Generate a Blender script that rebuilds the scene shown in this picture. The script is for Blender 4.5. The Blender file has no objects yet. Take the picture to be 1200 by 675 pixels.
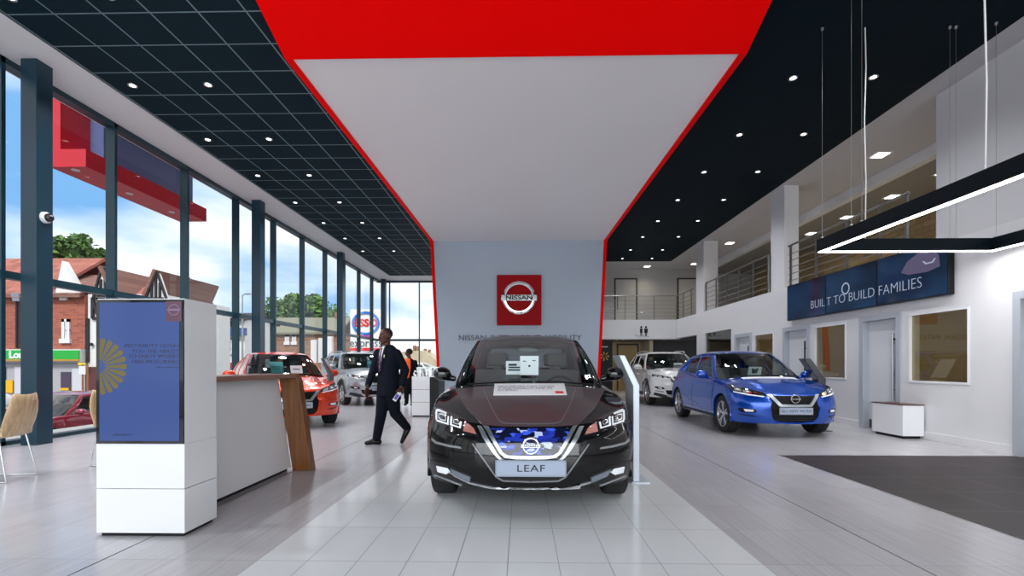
import bpy, bmesh, math, random
from mathutils import Vector, Matrix
from mathutils.bvhtree import BVHTree
random.seed(7)
sc = bpy.context.scene
COL = sc.collection
PI = math.pi
# ------------------------------------------------------------------ camera
HC, F, TH = 1.17, 567.0, math.radians(1.11)
cd = bpy.data.cameras.new('camera'); cam = bpy.data.objects.new('camera', cd); COL.objects.link(cam)
cam.location = (0, 0, HC); cam.rotation_euler = (PI/2, 0, TH)
cd.sensor_width = 36; cd.lens = F*36/1200; cd.shift_y = 90.5/1200; cd.clip_end = 600; cd.clip_start = .05
sc.camera = cam
# ------------------------------------------------------------------ view
sc.view_settings.view_transform = 'Standard'; sc.view_settings.look = 'None'
sc.view_settings.exposure = 0.76; sc.view_settings.gamma = 1; sc.view_settings.use_curve_mapping = False
sc.cycles.use_denoising = True
sc.cycles.max_bounces = 8; sc.cycles.transparent_max_bounces = 16; sc.cycles.diffuse_bounces = 4
sc.cycles.sample_clamp_indirect = 6; sc.cycles.caustics_reflective = False; sc.cycles.caustics_refractive = False
# ------------------------------------------------------------------ world: bright broken cloud
w = bpy.data.worlds.new('sky'); sc.world = w; w.use_nodes = True
nt = w.node_tree; N = nt.nodes; LK = nt.links
for n in list(N): N.remove(n)
out = N.new('ShaderNodeOutputWorld'); bg = N.new('ShaderNodeBackground'); LK.new(bg.outputs[0], out.inputs[0])
tc = N.new('ShaderNodeTexCoord'); mp = N.new('ShaderNodeMapping'); mp.inputs['Scale'].default_value = (1, 1, 2.6)
mp.inputs['Location'].default_value = (.35, .1, .0)
LK.new(tc.outputs['Generated'], mp.inputs[0])
nz = N.new('ShaderNodeTexNoise'); nz.inputs['Scale'].default_value = 2.3; nz.inputs['Detail'].default_value = 5; nz.inputs['Roughness'].default_value = .5
LK.new(mp.outputs[0], nz.inputs['Vector'])
rp = N.new('ShaderNodeValToRGB'); e = rp.color_ramp.elements
e[0].position = .40; e[0].color = (.13, .29, .52, 1); e[1].position = .60; e[1].color = (.66, .67, .69, 1)
x = rp.color_ramp.elements.new(.49); x.color = (.36, .47, .62, 1)
nrm = N.new('ShaderNodeVectorMath'); nrm.operation = 'MULTIPLY'; nrm.inputs[1].default_value = (1, 1, 0); LK.new(tc.outputs['Generated'], nrm.inputs[0])
nr2 = N.new('ShaderNodeVectorMath'); nr2.operation = 'NORMALIZE'; LK.new(nrm.outputs[0], nr2.inputs[0])
dt = N.new('ShaderNodeVectorMath'); dt.operation = 'DOT_PRODUCT'; dt.inputs[1].default_value = (-.639, .769, 0); LK.new(nr2.outputs[0], dt.inputs[0])
mr = N.new('ShaderNodeMapRange'); mr.inputs[1].default_value = .90; mr.inputs[2].default_value = .985; mr.inputs[3].default_value = .13; mr.inputs[4].default_value = -.03; LK.new(dt.outputs['Value'], mr.inputs[0])
ad = N.new('ShaderNodeMath'); ad.operation = 'ADD'; LK.new(nz.outputs[0], ad.inputs[0]); LK.new(mr.outputs[0], ad.inputs[1])
LK.new(ad.outputs[0], rp.inputs[0]); LK.new(rp.outputs[0], bg.inputs[0])
bg.inputs[1].default_value = 1.12
SUN_E = 1.6
sd = bpy.data.lights.new('sun', 'SUN'); sd.energy = SUN_E; sd.angle = .2; sun = bpy.data.objects.new('sun', sd); COL.objects.link(sun)
sun.rotation_euler = (math.radians(42), 0, 0)

# added fill lamp behind the camera, standing in for daylight through the glazed front
dl = bpy.data.lights.new('front_fill_lamp', 'AREA'); dl.shape = 'RECTANGLE'; dl.size = 13.5; dl.size_y = 5.2; dl.energy = 420; dl.color = (.93, .97, 1)
do = bpy.data.objects.new('front_fill_lamp', dl); COL.objects.link(do); do.location = (-.6, -4.8, 2.85); do.rotation_euler = (math.radians(90), 0, 0)
def s2l(c):
    c /= 255
    return c/12.92 if c <= .04045 else ((c+.055)/1.055)**2.4
def rgb(r, g, b): return (s2l(r), s2l(g), s2l(b))
MATS = {}
def mat(name, col=(.8, .8, .8), rough=.5, metal=0, coat=0, spec=.5, emit=None, es=1, noise=None, bump=0, bs=40):
    """one procedural material; noise=(scale, amount) mottles the colour a little"""
    if name in MATS: return MATS[name]
    m = bpy.data.materials.new(name); m.use_nodes = True; MATS[name] = m
    t = m.node_tree; p = t.nodes['Principled BSDF']
    p.inputs['Base Color'].default_value = (*col, 1); p.inputs['Roughness'].default_value = rough
    p.inputs['Metallic'].default_value = metal; p.inputs['Coat Weight'].default_value = coat; p.inputs['Coat Roughness'].default_value = .03
    p.inputs['Specular IOR Level'].default_value = spec
    if emit: p.inputs['Emission Color'].default_value = (*emit, 1); p.inputs['Emission Strength'].default_value = es
    if noise or bump:
        c = t.nodes.new('ShaderNodeTexCoord'); n = t.nodes.new('ShaderNodeTexNoise')
        n.inputs['Scale'].default_value = noise[0] if noise else bs; n.inputs['Detail'].default_value = 4
        t.links.new(c.outputs['Object'], n.inputs['Vector'])
        if noise:
            mx = t.nodes.new('ShaderNodeMix'); mx.data_type = 'RGBA'
            a = noise[1]
            mx.inputs[6].default_value = (*[max(0, v*(1-a)) for v in col], 1); mx.inputs[7].default_value = (*[min(1, v*(1+a)) for v in col], 1)
            t.links.new(n.outputs[0], mx.inputs[0]); t.links.new(mx.outputs[2], p.inputs['Base Color'])
        if bump:
            b = t.nodes.new('ShaderNodeBump'); b.inputs['Strength'].default_value = bump
            t.links.new(n.outputs[0], b.inputs['Height']); t.links.new(b.outputs[0], p.inputs['Normal'])
    return m
def glass(name, tint=(1, 1, 1), refl=.5, rough=.0):
    """thin sheet of glass: clear with a fresnel reflection"""
    if name in MATS: return MATS[name]
    m = bpy.data.materials.new(name); m.use_nodes = True; MATS[name] = m
    t = m.node_tree
    for n in list(t.nodes): t.nodes.remove(n)
    o = t.nodes.new('ShaderNodeOutputMaterial'); mx = t.nodes.new('ShaderNodeMixShader'); tr = t.nodes.new('ShaderNodeBsdfTransparent')
    gl = t.nodes.new('ShaderNodeBsdfGlossy'); gl.inputs['Roughness'].default_value = rough; ge = t.nodes.new('ShaderNodeNewGeometry'); dp = t.nodes.new('ShaderNodeVectorMath'); dp.operation = 'DOT_PRODUCT'
    mu = t.nodes.new('ShaderNodeMath'); mu.operation = 'MULTIPLY'; mu.inputs[1].default_value = refl; mu.use_clamp = True
    tr.inputs[0].default_value = (*tint, 1)
    t.links.new(ge.outputs['Normal'], dp.inputs[0]); t.links.new(ge.outputs['Incoming'], dp.inputs[1]); prev = dp.outputs['Value']
    for op, b in (('ABSOLUTE', None), ('SUBTRACT', 1.0), ('POWER', 5.0), ('MULTIPLY', .92), ('ADD', .06)):     # Schlick's curve, the same from both sides of the sheet
        q = t.nodes.new('ShaderNodeMath'); q.operation = op
        if op == 'SUBTRACT': q.inputs[0].default_value = 1.0; t.links.new(prev, q.inputs[1])
        else:
            t.links.new(prev, q.inputs[0])
            if b is not None: q.inputs[1].default_value = b
        prev = q.outputs[0]
    t.links.new(prev, mu.inputs[0]); t.links.new(mu.outputs[0], mx.inputs[0]); t.links.new(tr.outputs[0], mx.inputs[1]); t.links.new(gl.outputs[0], mx.inputs[2])
    t.links.new(mx.outputs[0], o.inputs[0])
    return m
def grid_mat(name, tile, joint, sx, sy, jw, ox=0, oy=0, rough=.3, streak=None, jm=0, jr=.4, tvar=.0, axes='xy', spec=.5):
    """rectangular tiles in object space: tile colour, joint colour, pitch sx by sy"""
    if name in MATS: return MATS[name]
    m = bpy.data.materials.new(name); m.use_nodes = True; MATS[name] = m
    t = m.node_tree; p = t.nodes['Principled BSDF']; L = t.links; p.inputs['Specular IOR Level'].default_value = spec
    def nd(k, **kw):
        n = t.nodes.new(k)
        for a, b in kw.items(): setattr(n, a, b)
        return n
    def math_(op, a, b=None):
        n = nd('ShaderNodeMath', operation=op)
        for i, v in enumerate((a, b)):
            if v is None: continue
            if isinstance(v, (int, float)): n.inputs[i].default_value = v
            else: L.new(v, n.inputs[i])
        return n.outputs[0]
    c = nd('ShaderNodeTexCoord'); s = nd('ShaderNodeSeparateXYZ'); L.new(c.outputs['Object'], s.inputs[0])
    ax = {'x': 0, 'y': 1, 'z': 2}
    X = math_('DIVIDE', math_('SUBTRACT', s.outputs[ax[axes[0]]], ox), sx); Y = math_('DIVIDE', math_('SUBTRACT', s.outputs[ax[axes[1]]], oy), sy)
    def edge(v, w_):
        f = math_('FRACT', v); d = math_('MINIMUM', f, math_('SUBTRACT', 1.0, f))
        return math_('LESS_THAN', d, w_)
    j = math_('MAXIMUM', edge(X, jw/2/sx), edge(Y, jw/2/sy))
    mx = nd('ShaderNodeMix', data_type='RGBA'); L.new(j, mx.inputs[0])
    if streak or tvar:
        mp = nd('ShaderNodeMapping'); L.new(c.outputs['Object'], mp.inputs[0]); mp.inputs['Scale'].default_value = (45, 1.3, 1) if streak else (1, 1, 1)
        n = nd('ShaderNodeTexNoise'); n.inputs['Scale'].default_value = 1; n.inputs['Detail'].default_value = 5; L.new(mp.outputs[0], n.inputs['Vector'])
        wn = nd('ShaderNodeTexWhiteNoise', noise_dimensions='2D'); cm = nd('ShaderNodeCombineXYZ'); L.new(math_('FLOOR', X), cm.inputs[0]); L.new(math_('FLOOR', Y), cm.inputs[1]); L.new(cm.outputs[0], wn.inputs['Vector'])
        f = math_('ADD', math_('MULTIPLY', math_('SUBTRACT', n.outputs[0], .5), streak or 0), math_('MULTIPLY', math_('SUBTRACT', wn.outputs[0], .5), tvar))
        hs = nd('ShaderNodeHueSaturation'); hs.inputs['Color'].default_value = (*tile, 1); L.new(math_('ADD', 1.0, f), hs.inputs['Value']); L.new(hs.outputs[0], mx.inputs[6])
    else: mx.inputs[6].default_value = (*tile, 1)
    mx.inputs[7].default_value = (*joint, 1); L.new(mx.outputs[2], p.inputs['Base Color'])
    r = nd('ShaderNodeMix', data_type='FLOAT'); L.new(j, r.inputs[0]); r.inputs[2].default_value = rough; r.inputs[3].default_value = jr; L.new(r.outputs[0], p.inputs['Roughness'])
    if jm: L.new(math_('MULTIPLY', j, jm), p.inputs['Metallic'])
    return m
def brick_mat(name, c1, c2, mortar, scale=1, axes='xz', bw=.225, bh=.075):
    if name in MATS: return MATS[name]
    m = bpy.data.materials.new(name); m.use_nodes = True; MATS[name] = m
    t = m.node_tree; p = t.nodes['Principled BSDF']; L = t.links; p.inputs['Roughness'].default_value = .85
    c = t.nodes.new('ShaderNodeTexCoord'); s = t.nodes.new('ShaderNodeSeparateXYZ'); cb = t.nodes.new('ShaderNodeCombineXYZ')
    L.new(c.outputs['Object'], s.inputs[0]); ax = {'x': 0, 'y': 1, 'z': 2}
    L.new(s.outputs[ax[axes[0]]], cb.inputs[0]); L.new(s.outputs[ax[axes[1]]], cb.inputs[1])
    b = t.nodes.new('ShaderNodeTexBrick'); L.new(cb.outputs[0], b.inputs['Vector']); b.inputs['Scale'].default_value = scale
    b.inputs['Brick Width'].default_value = bw; b.inputs['Row Height'].default_value = bh; b.inputs['Mortar Size'].default_value = .008
    b.inputs['Color1'].default_value = (*c1, 1); b.inputs['Color2'].default_value = (*c2, 1); b.inputs['Mortar'].default_value = (*mortar, 1)
    L.new(b.outputs[0], p.inputs['Base Color'])
    return m
def wood_mat(name, a, b, axis=2):
    if name in MATS: return MATS[name]
    m = mat(name, a, .35, coat=.2); t = m.node_tree; p = t.nodes['Principled BSDF']
    c = t.nodes.new('ShaderNodeTexCoord'); mp = t.nodes.new('ShaderNodeMapping'); sc_ = [40, 40, 40]; sc_[axis] = 1.6; mp.inputs['Scale'].default_value = sc_
    n = t.nodes.new('ShaderNodeTexNoise'); n.inputs['Detail'].default_value = 6; n.inputs['Distortion'].default_value = .6; n.inputs['Scale'].default_value = 1
    r = t.nodes.new('ShaderNodeValToRGB'); r.color_ramp.elements[0].position = .35; r.color_ramp.elements[0].color = (*a, 1); r.color_ramp.elements[1].position = .65; r.color_ramp.elements[1].color = (*b, 1)
    t.links.new(c.outputs['Object'], mp.inputs[0]); t.links.new(mp.outputs[0], n.inputs['Vector']); t.links.new(n.outputs[0], r.inputs[0]); t.links.new(r.outputs[0], p.inputs['Base Color'])
    return m

# ------------------------------------------------------------------ projection (measurements taken off the photograph)
def P(px, py, zc):
    """world point seen at pixel (px, py) at depth zc in front of the camera"""
    xc = (px-600)/F*zc
    return Vector((xc*math.cos(TH)-zc*math.sin(TH), xc*math.sin(TH)+zc*math.cos(TH), HC-(py-428)/F*zc))
def ray(px, py):
    d = P(px, py, 1.0)-Vector((0, 0, HC)); return Vector((0, 0, HC)), d.normalized()

# ------------------------------------------------------------------ objects
def props(o, label=None, cat=None, group=None, kind=None):
    if label: o['label'] = label
    if cat: o['category'] = cat
    if group: o['group'] = group
    if kind: o['kind'] = kind
    return o
def thing(name, label, cat, loc=(0, 0, 0), rz=0, group=None, kind=None):
    o = bpy.data.objects.new(name, None); COL.objects.link(o); o.empty_display_size = .1
    o.location = loc; o.rotation_euler = (0, 0, rz)
    return props(o, label, cat, group, kind)
def rootloc(o):
    v = Vector((0, 0, 0))
    while o is not None: v += o.location; o = o.parent
    return v
def finish(me, name, m, parent=None, local=False, smooth=None, bevel=0, origin=True, solid=0):
    ms = m if isinstance(m, (list, tuple)) else [m]
    for q in ms: me.materials.append(q)
    o = bpy.data.objects.new(name, me); COL.objects.link(o)
    if parent is not None:
        o.parent = parent
        if not local: me.transform(Matrix.Translation(-rootloc(parent)))
    elif not local and origin and len(me.vertices):
        xs = [v.co for v in me.vertices]
        c = Vector(((min(v.x for v in xs)+max(v.x for v in xs))/2, (min(v.y for v in xs)+max(v.y for v in xs))/2, min(v.z for v in xs)))
        me.transform(Matrix.Translation(-c)); o.location = c
    if smooth is not None:
        me.shade_smooth()
        if smooth < 180: me.set_sharp_from_angle(angle=math.radians(smooth))
    if solid:
        s = o.modifiers.new('s', 'SOLIDIFY'); s.thickness = solid; s.offset = 0
    if bevel:
        b = o.modifiers.new('b', 'BEVEL'); b.width = bevel; b.segments = 2; b.limit_method = 'ANGLE'; b.angle_limit = math.radians(40)
    return o
class MB:
    def __init__(s): s.v = []; s.f = []; s.mi = []; s.cur = 0
    def add(s, vs, fs):
        k = len(s.v); s.v += [Vector(v) for v in vs]
        for f in fs: s.f.append([i+k for i in f]); s.mi.append(s.cur)
        return s
    def box(s, x0, x1, y0, y1, z0, z1, M=None):
        vs = [(x, y, z) for z in (z0, z1) for y in (y0, y1) for x in (x0, x1)]
        if M is not None: vs = [M @ Vector(v) for v in vs]
        return s.add(vs, [(0, 2, 3, 1), (4, 5, 7, 6), (0, 1, 5, 4), (2, 6, 7, 3), (0, 4, 6, 2), (1, 3, 7, 5)])
    def hexa(s, p):   # eight corners, order as box
        return s.add(p, [(0, 2, 3, 1), (4, 5, 7, 6), (0, 1, 5, 4), (2, 6, 7, 3), (0, 4, 6, 2), (1, 3, 7, 5)])
    def prism(s, poly, f0, f1):
        """closed prism: f0, f1 map a 2D point to the two ends"""
        n = len(poly); a = [f0(*p) for p in poly]; b = [f1(*p) for p in poly]
        return s.add(a+b, [list(range(n))[::-1], [n+i for i in range(n)]]+[(i, (i+1) % n, n+(i+1) % n, n+i) for i in range(n)])
    def tube(s, pts, r, n=10, closed=False):
        pts = [Vector(p) for p in pts]; rs = r if isinstance(r, (list, tuple)) else [r]*len(pts)
        rings = []; up = None
        for i, p in enumerate(pts):
            a = pts[i-1] if (i or closed) else p; b = pts[(i+1) % len(pts)] if (i+1 < len(pts) or closed) else p
            d = (b-a).normalized()
            if up is None: up = d.orthogonal().normalized()
            up = (up-d*up.dot(d)).normalized(); sd_ = d.cross(up)
            rings.append([p+rs[i]*(math.cos(2*PI*k/n)*up+math.sin(2*PI*k/n)*sd_) for k in range(n)])
        vs = [v for r_ in rings for v in r_]; m = len(rings); fs = []
        for i in range(m if closed else m-1):
            j = (i+1) % m
            for k in range(n): fs.append((i*n+k, i*n+(k+1) % n, j*n+(k+1) % n, j*n+k))
        if not closed: fs += [list(range(n))[::-1], [(m-1)*n+k for k in range(n)]]
        return s.add(vs, fs)
    def lathe(s, prof, n=24, M=None, closed=False):
        """prof [(r, z)] round z"""
        vs = []; fs = []
        for r, z in prof:
            for k in range(n): vs.append(Vector((r*math.cos(2*PI*k/n), r*math.sin(2*PI*k/n), z)))
        m = len(prof)
        for i in range(m if closed else m-1):
            j = (i+1) % m
            for k in range(n): fs.append((i*n+k, i*n+(k+1) % n, j*n+(k+1) % n, j*n+k))
        if M is not None: vs = [M @ v for v in vs]
        return s.add(vs, fs)
    def ball(s, c, r, n=16, M=None):
        r = r if isinstance(r, (list, tuple)) else (r, r, r); h = n//2; vs = []; fs = []
        for i in range(h+1):
            a = PI*i/h
            for k in range(n):
                v = Vector((r[0]*math.sin(a)*math.cos(2*PI*k/n), r[1]*math.sin(a)*math.sin(2*PI*k/n), r[2]*math.cos(a)))
                if M is not None: v = M @ v
                vs.append(v+Vector(c))
        for i in range(h):
            for k in range(n): fs.append((i*n+k, (i+1)*n+k, (i+1)*n+(k+1) % n, i*n+(k+1) % n))
        return s.add(vs, fs)
    def caps(s, pts, rs, n=14):
        """chain of round-ended tapered segments"""
        for i in range(len(pts)-1):
            a, b = Vector(pts[i]), Vector(pts[i+1])
            s.tube([a, b], [rs[i], rs[i+1]], n)
        for p, r in zip(pts, rs): s.ball(p, r, n)
        return s
    def grid(s, rows, flip=False):
        k = len(s.v); m = len(rows[0])
        for r in rows: s.v += [Vector(v) for v in r]
        for i in range(len(rows)-1):
            for j in range(m-1):
                f = [k+i*m+j, k+i*m+j+1, k+(i+1)*m+j+1, k+(i+1)*m+j]
                s.f.append(f[::-1] if flip else f); s.mi.append(s.cur)
        return s
    def mesh(s, name='m', weld=False, recalc=False):
        me = bpy.data.meshes.new(name); me.from_pydata([tuple(v) for v in s.v], [], s.f); me.validate()
        if len(me.polygons) == len(s.mi):
            for p, i in zip(me.polygons, s.mi): p.material_index = i
        if weld or recalc:
            bm = bmesh.new(); bm.from_mesh(me)
            if weld: bmesh.ops.remove_doubles(bm, verts=bm.verts, dist=.0004)
            if recalc: bmesh.ops.recalc_face_normals(bm, faces=bm.faces)
            bm.to_mesh(me); bm.free()
        return me
    def build(s, name, m, parent=None, weld=False, recalc=False, **kw):
        return finish(s.mesh(name, weld, recalc), name, m, parent, **kw)
def remeshed(mb, voxel, it=3):
    """one continuous surface grown over overlapping closed shapes"""
    me = mb.mesh(); o = bpy.data.objects.new('tmp', me); COL.objects.link(o)
    r = o.modifiers.new('r', 'REMESH'); r.mode = 'VOXEL'; r.voxel_size = voxel
    if it:
        k = o.modifiers.new('k', 'SMOOTH'); k.iterations = it; k.factor = .5
    dg = bpy.context.evaluated_depsgraph_get(); dg.update()
    new = bpy.data.meshes.new_from_object(o.evaluated_get(dg)); bpy.data.objects.remove(o); bpy.data.meshes.remove(me)
    return new
def text(s, size, M, name, m, parent=None, ext=.002, align='CENTER', bold=0, sx=1, local=False, space=1):
    cu = bpy.data.curves.new('t', 'FONT'); cu.body = s; cu.size = size; cu.extrude = ext; cu.align_x = align; cu.align_y = 'CENTER'; cu.offset = bold; cu.space_character = space; cu.resolution_u = 3
    o = bpy.data.objects.new('tmp', cu); COL.objects.link(o)
    dg = bpy.context.evaluated_depsgraph_get(); dg.update()
    me = bpy.data.meshes.new_from_object(o.evaluated_get(dg)); bpy.data.objects.remove(o)
    me.materials.clear()
    me.transform(M @ Matrix.Diagonal((sx, 1, 1, 1)))
    return finish(me, name, m, parent, local=local)
def face_y(x, y, z): return Matrix.Translation((x, y, z)) @ Matrix.Rotation(PI/2, 4, 'X')          # text read looking along +y
def face_x(x, y, z): return Matrix.Translation((x, y, z)) @ Matrix.Rotation(-PI/2, 4, 'Z') @ Matrix.Rotation(PI/2, 4, 'X')   # on the right-hand wall, read looking along +x
def copy_tree(o, parent=None):
    c = o.copy(); COL.objects.link(c); c.parent = parent
    for ch in list(o.children): copy_tree(ch, c)
    return c
# ------------------------------------------------------------------ shared materials
WHITE = mat('white_paint', (.69, .69, .71), .55, noise=(3, .02))
WHITE_GLOSS = mat('white_gloss', (.82, .83, .85), .18, coat=.3)
SILVER = mat('silver_powder', (.55, .57, .60), .35, metal=.5)
CHROME = mat('chrome', (.75, .76, .78), .12, metal=1)
STEEL = mat('brushed_steel', (.52, .52, .52), .3, metal=1)
BLACK = mat('black_satin', (.008, .009, .010), .4, spec=.25)
BLACK_GLOSS = mat('black_gloss', (.006, .006, .008), .08, coat=.5)
RUBBER = mat('rubber', (.012, .012, .013), .75)
COLUMN = mat('blue_black_steel', (.012, .040, .064), .30, noise=(2, .08), spec=.4)
RED_ = mat('red_lacquer', rgb(225, 0, 12), .35)
PANE = glass('window_glass', (.97, .985, .985), .55)
EMIT_W = mat('lamp_glow', (1, 1, 1), emit=(1, .97, .93), es=9)
# ------------------------------------------------------------------ room shell
XG, XW, ZC = -7.65, 6.40, 5.63          # glass plane, right wall plane, ceiling height
YF, YB = -5.0, 25.6
FLOOR_G = grid_mat('grey_plank_tile', rgb(180, 178, 182), rgb(112, 110, 113), .302, .60, .004, .02, .47, rough=.22, streak=.34, tvar=.07)
FLOOR_W = grid_mat('pale_tile', rgb(216, 219, 222), rgb(135, 138, 142), .300, .60, .005, -.08, .47, rough=.16, tvar=.02)
FLOOR_D = grid_mat('dark_tile', rgb(50, 42, 43), rgb(90, 84, 84), .60, .60, .007, 3.35, 6.35, rough=.45, streak=.45, tvar=.2, spec=.22)
def struct(name, mb, m, parent=None, **kw):
    o = mb.build(name, m, parent, origin=False, **kw)
    if parent is None: o['kind'] = 'structure'
    return o
SX0, SX1 = -1.58, 1.42
DX, DY = 3.35, 6.35
fl = MB(); fl.box(XG-.15, SX0, YF, YB, -.2, 0); fl.box(SX1, DX, YF, YB, -.2, 0); fl.box(DX, 12.5, DY, YB, -.2, 0); struct('floor', fl, FLOOR_G)
struct('floor', MB().box(SX0, SX1, YF, YB, -.2, .0), FLOOR_W)
struct('floor', MB().box(DX, XW+.4, YF, DY, -.2, 0), FLOOR_D)
JOINT = mat('joint_black', (.02, .02, .02), .6)
for i, (a, b, c, d) in enumerate(((2.30, 2.306, YF, 20), (-2.52, -2.514, YF, 22), (3.34, 3.355, YF, 6.35), (3.34, 6.4, 6.35, 6.362))):
    struct('trim_%d' % (i+1), MB().box(a, b, c, d, -.001, .0015), JOINT if i < 2 else STEEL)
# ceiling: suspended 615 mm tiles on a steel grid, white margins
CEIL = grid_mat('black_ceiling_tile_lit', (.0050, .0190, .0290), (.20, .30, .33), .615, .615, .022, -5.93, 6.03, rough=.6, jr=.36, jm=.4, spec=.08)
CEIL_R = grid_mat('black_ceiling_tile_shaded', (.0026, .0095, .0155), (.0015, .005, .008), .615, .615, .020, 4.22-.307, 6.03, rough=.6, jr=.5, spec=.05)  # same tiles and grid; the dimmer light on this side is put into the colours
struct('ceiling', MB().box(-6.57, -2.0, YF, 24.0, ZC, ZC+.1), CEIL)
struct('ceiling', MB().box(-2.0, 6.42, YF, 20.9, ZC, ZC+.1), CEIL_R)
SOFFIT = mat('soffit_white_shaded', (.50, .49, .50), .6)  # white soffit darkened in its colour for the shade on the right
so = MB(); so.box(XG-.2, -6.62, YF, YB+.1, ZC+.02, ZC+.25); so.box(-6.62, -2.0, 24.02, YB+.1, ZC+.0, ZC+.2)
struct('ceiling', so, mat('soffit_white_lit', (.80, .80, .82), .6))  # same soffit white, lightened in its colour for the brighter left side
struct('trim_5', MB().box(-6.62, -6.57, YF, 24.02, ZC+.03, ZC+.2), BLACK)  # black strip put in for the shadow in the ceiling edge gap
so = MB(); so.box(6.42, 8.3, YF, 23, ZC, ZC+.2); so.box(-2.0, 6.42, 20.9, 23, ZC, ZC+.2); struct('ceiling', so, SOFFIT)
# ---- left glazing
FRAME = mat('mullion_blue_black', (.012, .045, .064), .30, spec=.4)
def window(name, x0, along, a0, a1, mull, z0, z1, zt, d=.15, w=.06, pane=PANE):
    """curtain wall on plane x=x0 (along y) or y=x0 (along x): head, sill, transom, mullions, one pane per bay and light"""
    r = thing(name, None, None, kind='structure')
    def bx(a, b, c, e, dd, off=0):
        m = MB()
        if along == 'y': m.box(x0-.02, x0+dd, a, b, c, e)
        else: m.box(a, b, x0-dd, x0+.02, c, e)
        return m
    for nm, c, e in (('sill', z0, z0+.06), ('transom', zt-.055, zt+.055), ('window_head', z1-.09, z1)):
        bx(a0, a1, c, e, d if nm != 'transom' else d*.8).build(nm, FRAME, r)
    for y in mull: bx(y, y+w, z0, z1, d).build('mullion', FRAME, r)
    es = [a0]+list(mull)+[a1]
    for i in range(len(es)-1):
        p0, p1 = es[i]+(w if i else 0), es[i+1]
        for c, e in ((z0+.06, zt-.055), (zt+.055, z1-.09)):
            m = MB()
            if along == 'y': m.add([(x0+.02, p0, c), (x0+.02, p1, c), (x0+.02, p1, e), (x0+.02, p0, e)], [(0, 1, 2, 3)])
            else: m.add([(p0, x0, c), (p1, x0, c), (p1, x0, e), (p0, x0, e)], [(0, 1, 2, 3)])
            m.build('pane', pane, r)
    return r
window('window_1', XG, 'y', YF, YB-.05, [8.78+1.945*k for k in range(-7, 9)], 0, ZC+.02, 2.50)
window('window_2', YB-.05, 'x', XG, 4.0, [-7.0, -5.42, -3.4, -1.4, .6, 2.6], 0, ZC+.0, 2.50, d=.12, w=.05)
for k, y in enumerate((.9, 6.92, 12.97, 19.02, 25.0)):
    nm = ('behind the camera', 'nearest, with the dome camera', 'second in the row', 'third in the row', 'far corner one')[k]
    b = MB().box(-7.31, -7.07, y, y+.25, 0, ZC+.02).build('steel_column', COLUMN, bevel=.006)
    props(b, 'blue-black square steel column by the glazing, '+nm, 'column', 'steel columns along the glazing')
# ---- right wall with its openings (cells)
def wall_cells(name, y0, y1, z0, z1, holes, x0=XW, x1=XW+.16, m=WHITE):
    ys = sorted({y0, y1, *[h[0] for h in holes], *[h[1] for h in holes]}); zs = sorted({z0, z1, *[h[2] for h in holes], *[h[3] for h in holes]})
    mb = MB()
    for a, b in zip(ys, ys[1:]):
        run = None
        for c, d in zip(zs, zs[1:]):
            ym, zm = (a+b)/2, (c+d)/2
            hole = any(h[0] < ym < h[1] and h[2] < zm < h[3] for h in holes)
            if hole:
                if run: mb.box(x0, x1, a, b, *run); run = None
            else: run = (run[0] if run else c, d)
        if run: mb.box(x0, x1, a, b, *run)
    return struct(name, mb, m)
SLAB = 3.05
doors = [(5.35, 6.37, 2.09), (8.29, 9.22, 2.05), (10.87, 11.9, 2.05), (13.6, 14.57, 2.05)]
wins = [(7.03, 8.12), (9.66, 10.69), (12.4, 13.44)]
holes = [(a, b, -.01, h) for a, b, h in doors]+[(a, b, .89, 2.01) for a, b in wins]+[(14.9, 17.0, -.01, 2.28), (17.8, 20.1, -.01, 2.28)]
wall_cells('wall_right', YF, 20.1, 0, SLAB, holes)
bb = MB()
ends = [YF]+sorted(sum([[a, b] for a, b, _ in doors]+[[14.9, 17.0], [17.8, 20.1]], []))
for a, b in zip(ends[::2], ends[1::2]): bb.box(XW-.02, XW+.01, a, b, 0, .12)
struct('baseboard_right', bb, mat('skirting_white', (.72, .72, .73), .35))
DOORM = mat('door_grey_white', (.66, .68, .71), .4); DFR = mat('door_frame_grey', (.42, .45, .50), .45)
for i, (a, b, h) in enumerate(doors):
    r = thing('door_%d' % (i+1), None, None, (XW, (a+b)/2, 0), kind='structure')
    f = MB(); f.box(XW-.035, XW+.17, a-.03, a+.07, 0, h-.07); f.box(XW-.035, XW+.17, b-.07, b+.03, 0, h-.07); f.box(XW-.035, XW+.17, a-.03, b+.03, h-.07, h+.03)
    f.build('door_frame', DFR, r)
    MB().box(XW+.08, XW+.13, a+.07, b-.07, .01, h-.07).build('door_leaf', DOORM, r)
    if i:
        MB().box(XW+.072, XW+.08, a+.09, b-.09, .02, .17).build('kick_plate', mat('kick_plate_bronze', (.10, .09, .085), .3, metal=.7), r)
        pl = MB().box(XW+.07, XW+.08, a+.16, a+.23, .55, 1.72).build('push_plate', STEEL, r)
        hd = MB(); hd.tube([(XW+.01, a+.20, .55), (XW+.01, a+.20, 1.72)], .016, 10)
        for z in (.75, 1.55): hd.tube([(XW+.01, a+.20, z), (XW+.09, a+.20, z)], .011, 8)
        hd.build('pull_handle', STEEL if i == 1 else BLACK, r, smooth=40)
        if i == 1:
            MB().box(XW+.045, XW+.07, a+.10, a+.22, 1.0, 1.03).build('lever', STEEL, r); MB().lathe([(0, 0), (.02, 0), (.02, .03), (0, .03)], 14, Matrix.Translation((XW+.05, a+.21, 1.62)) @ Matrix.Rotation(PI/2, 4, 'Y')).build('lock_cylinder', BLACK, r)
    else:
        for z in (.45, 1.15, 1.82): MB().box(XW+.05, XW+.085, b-.10, b-.055, z-.04, z+.04).build('hinge', mat('hinge_dark', (.05, .05, .05), .4, metal=.6), r)
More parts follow.
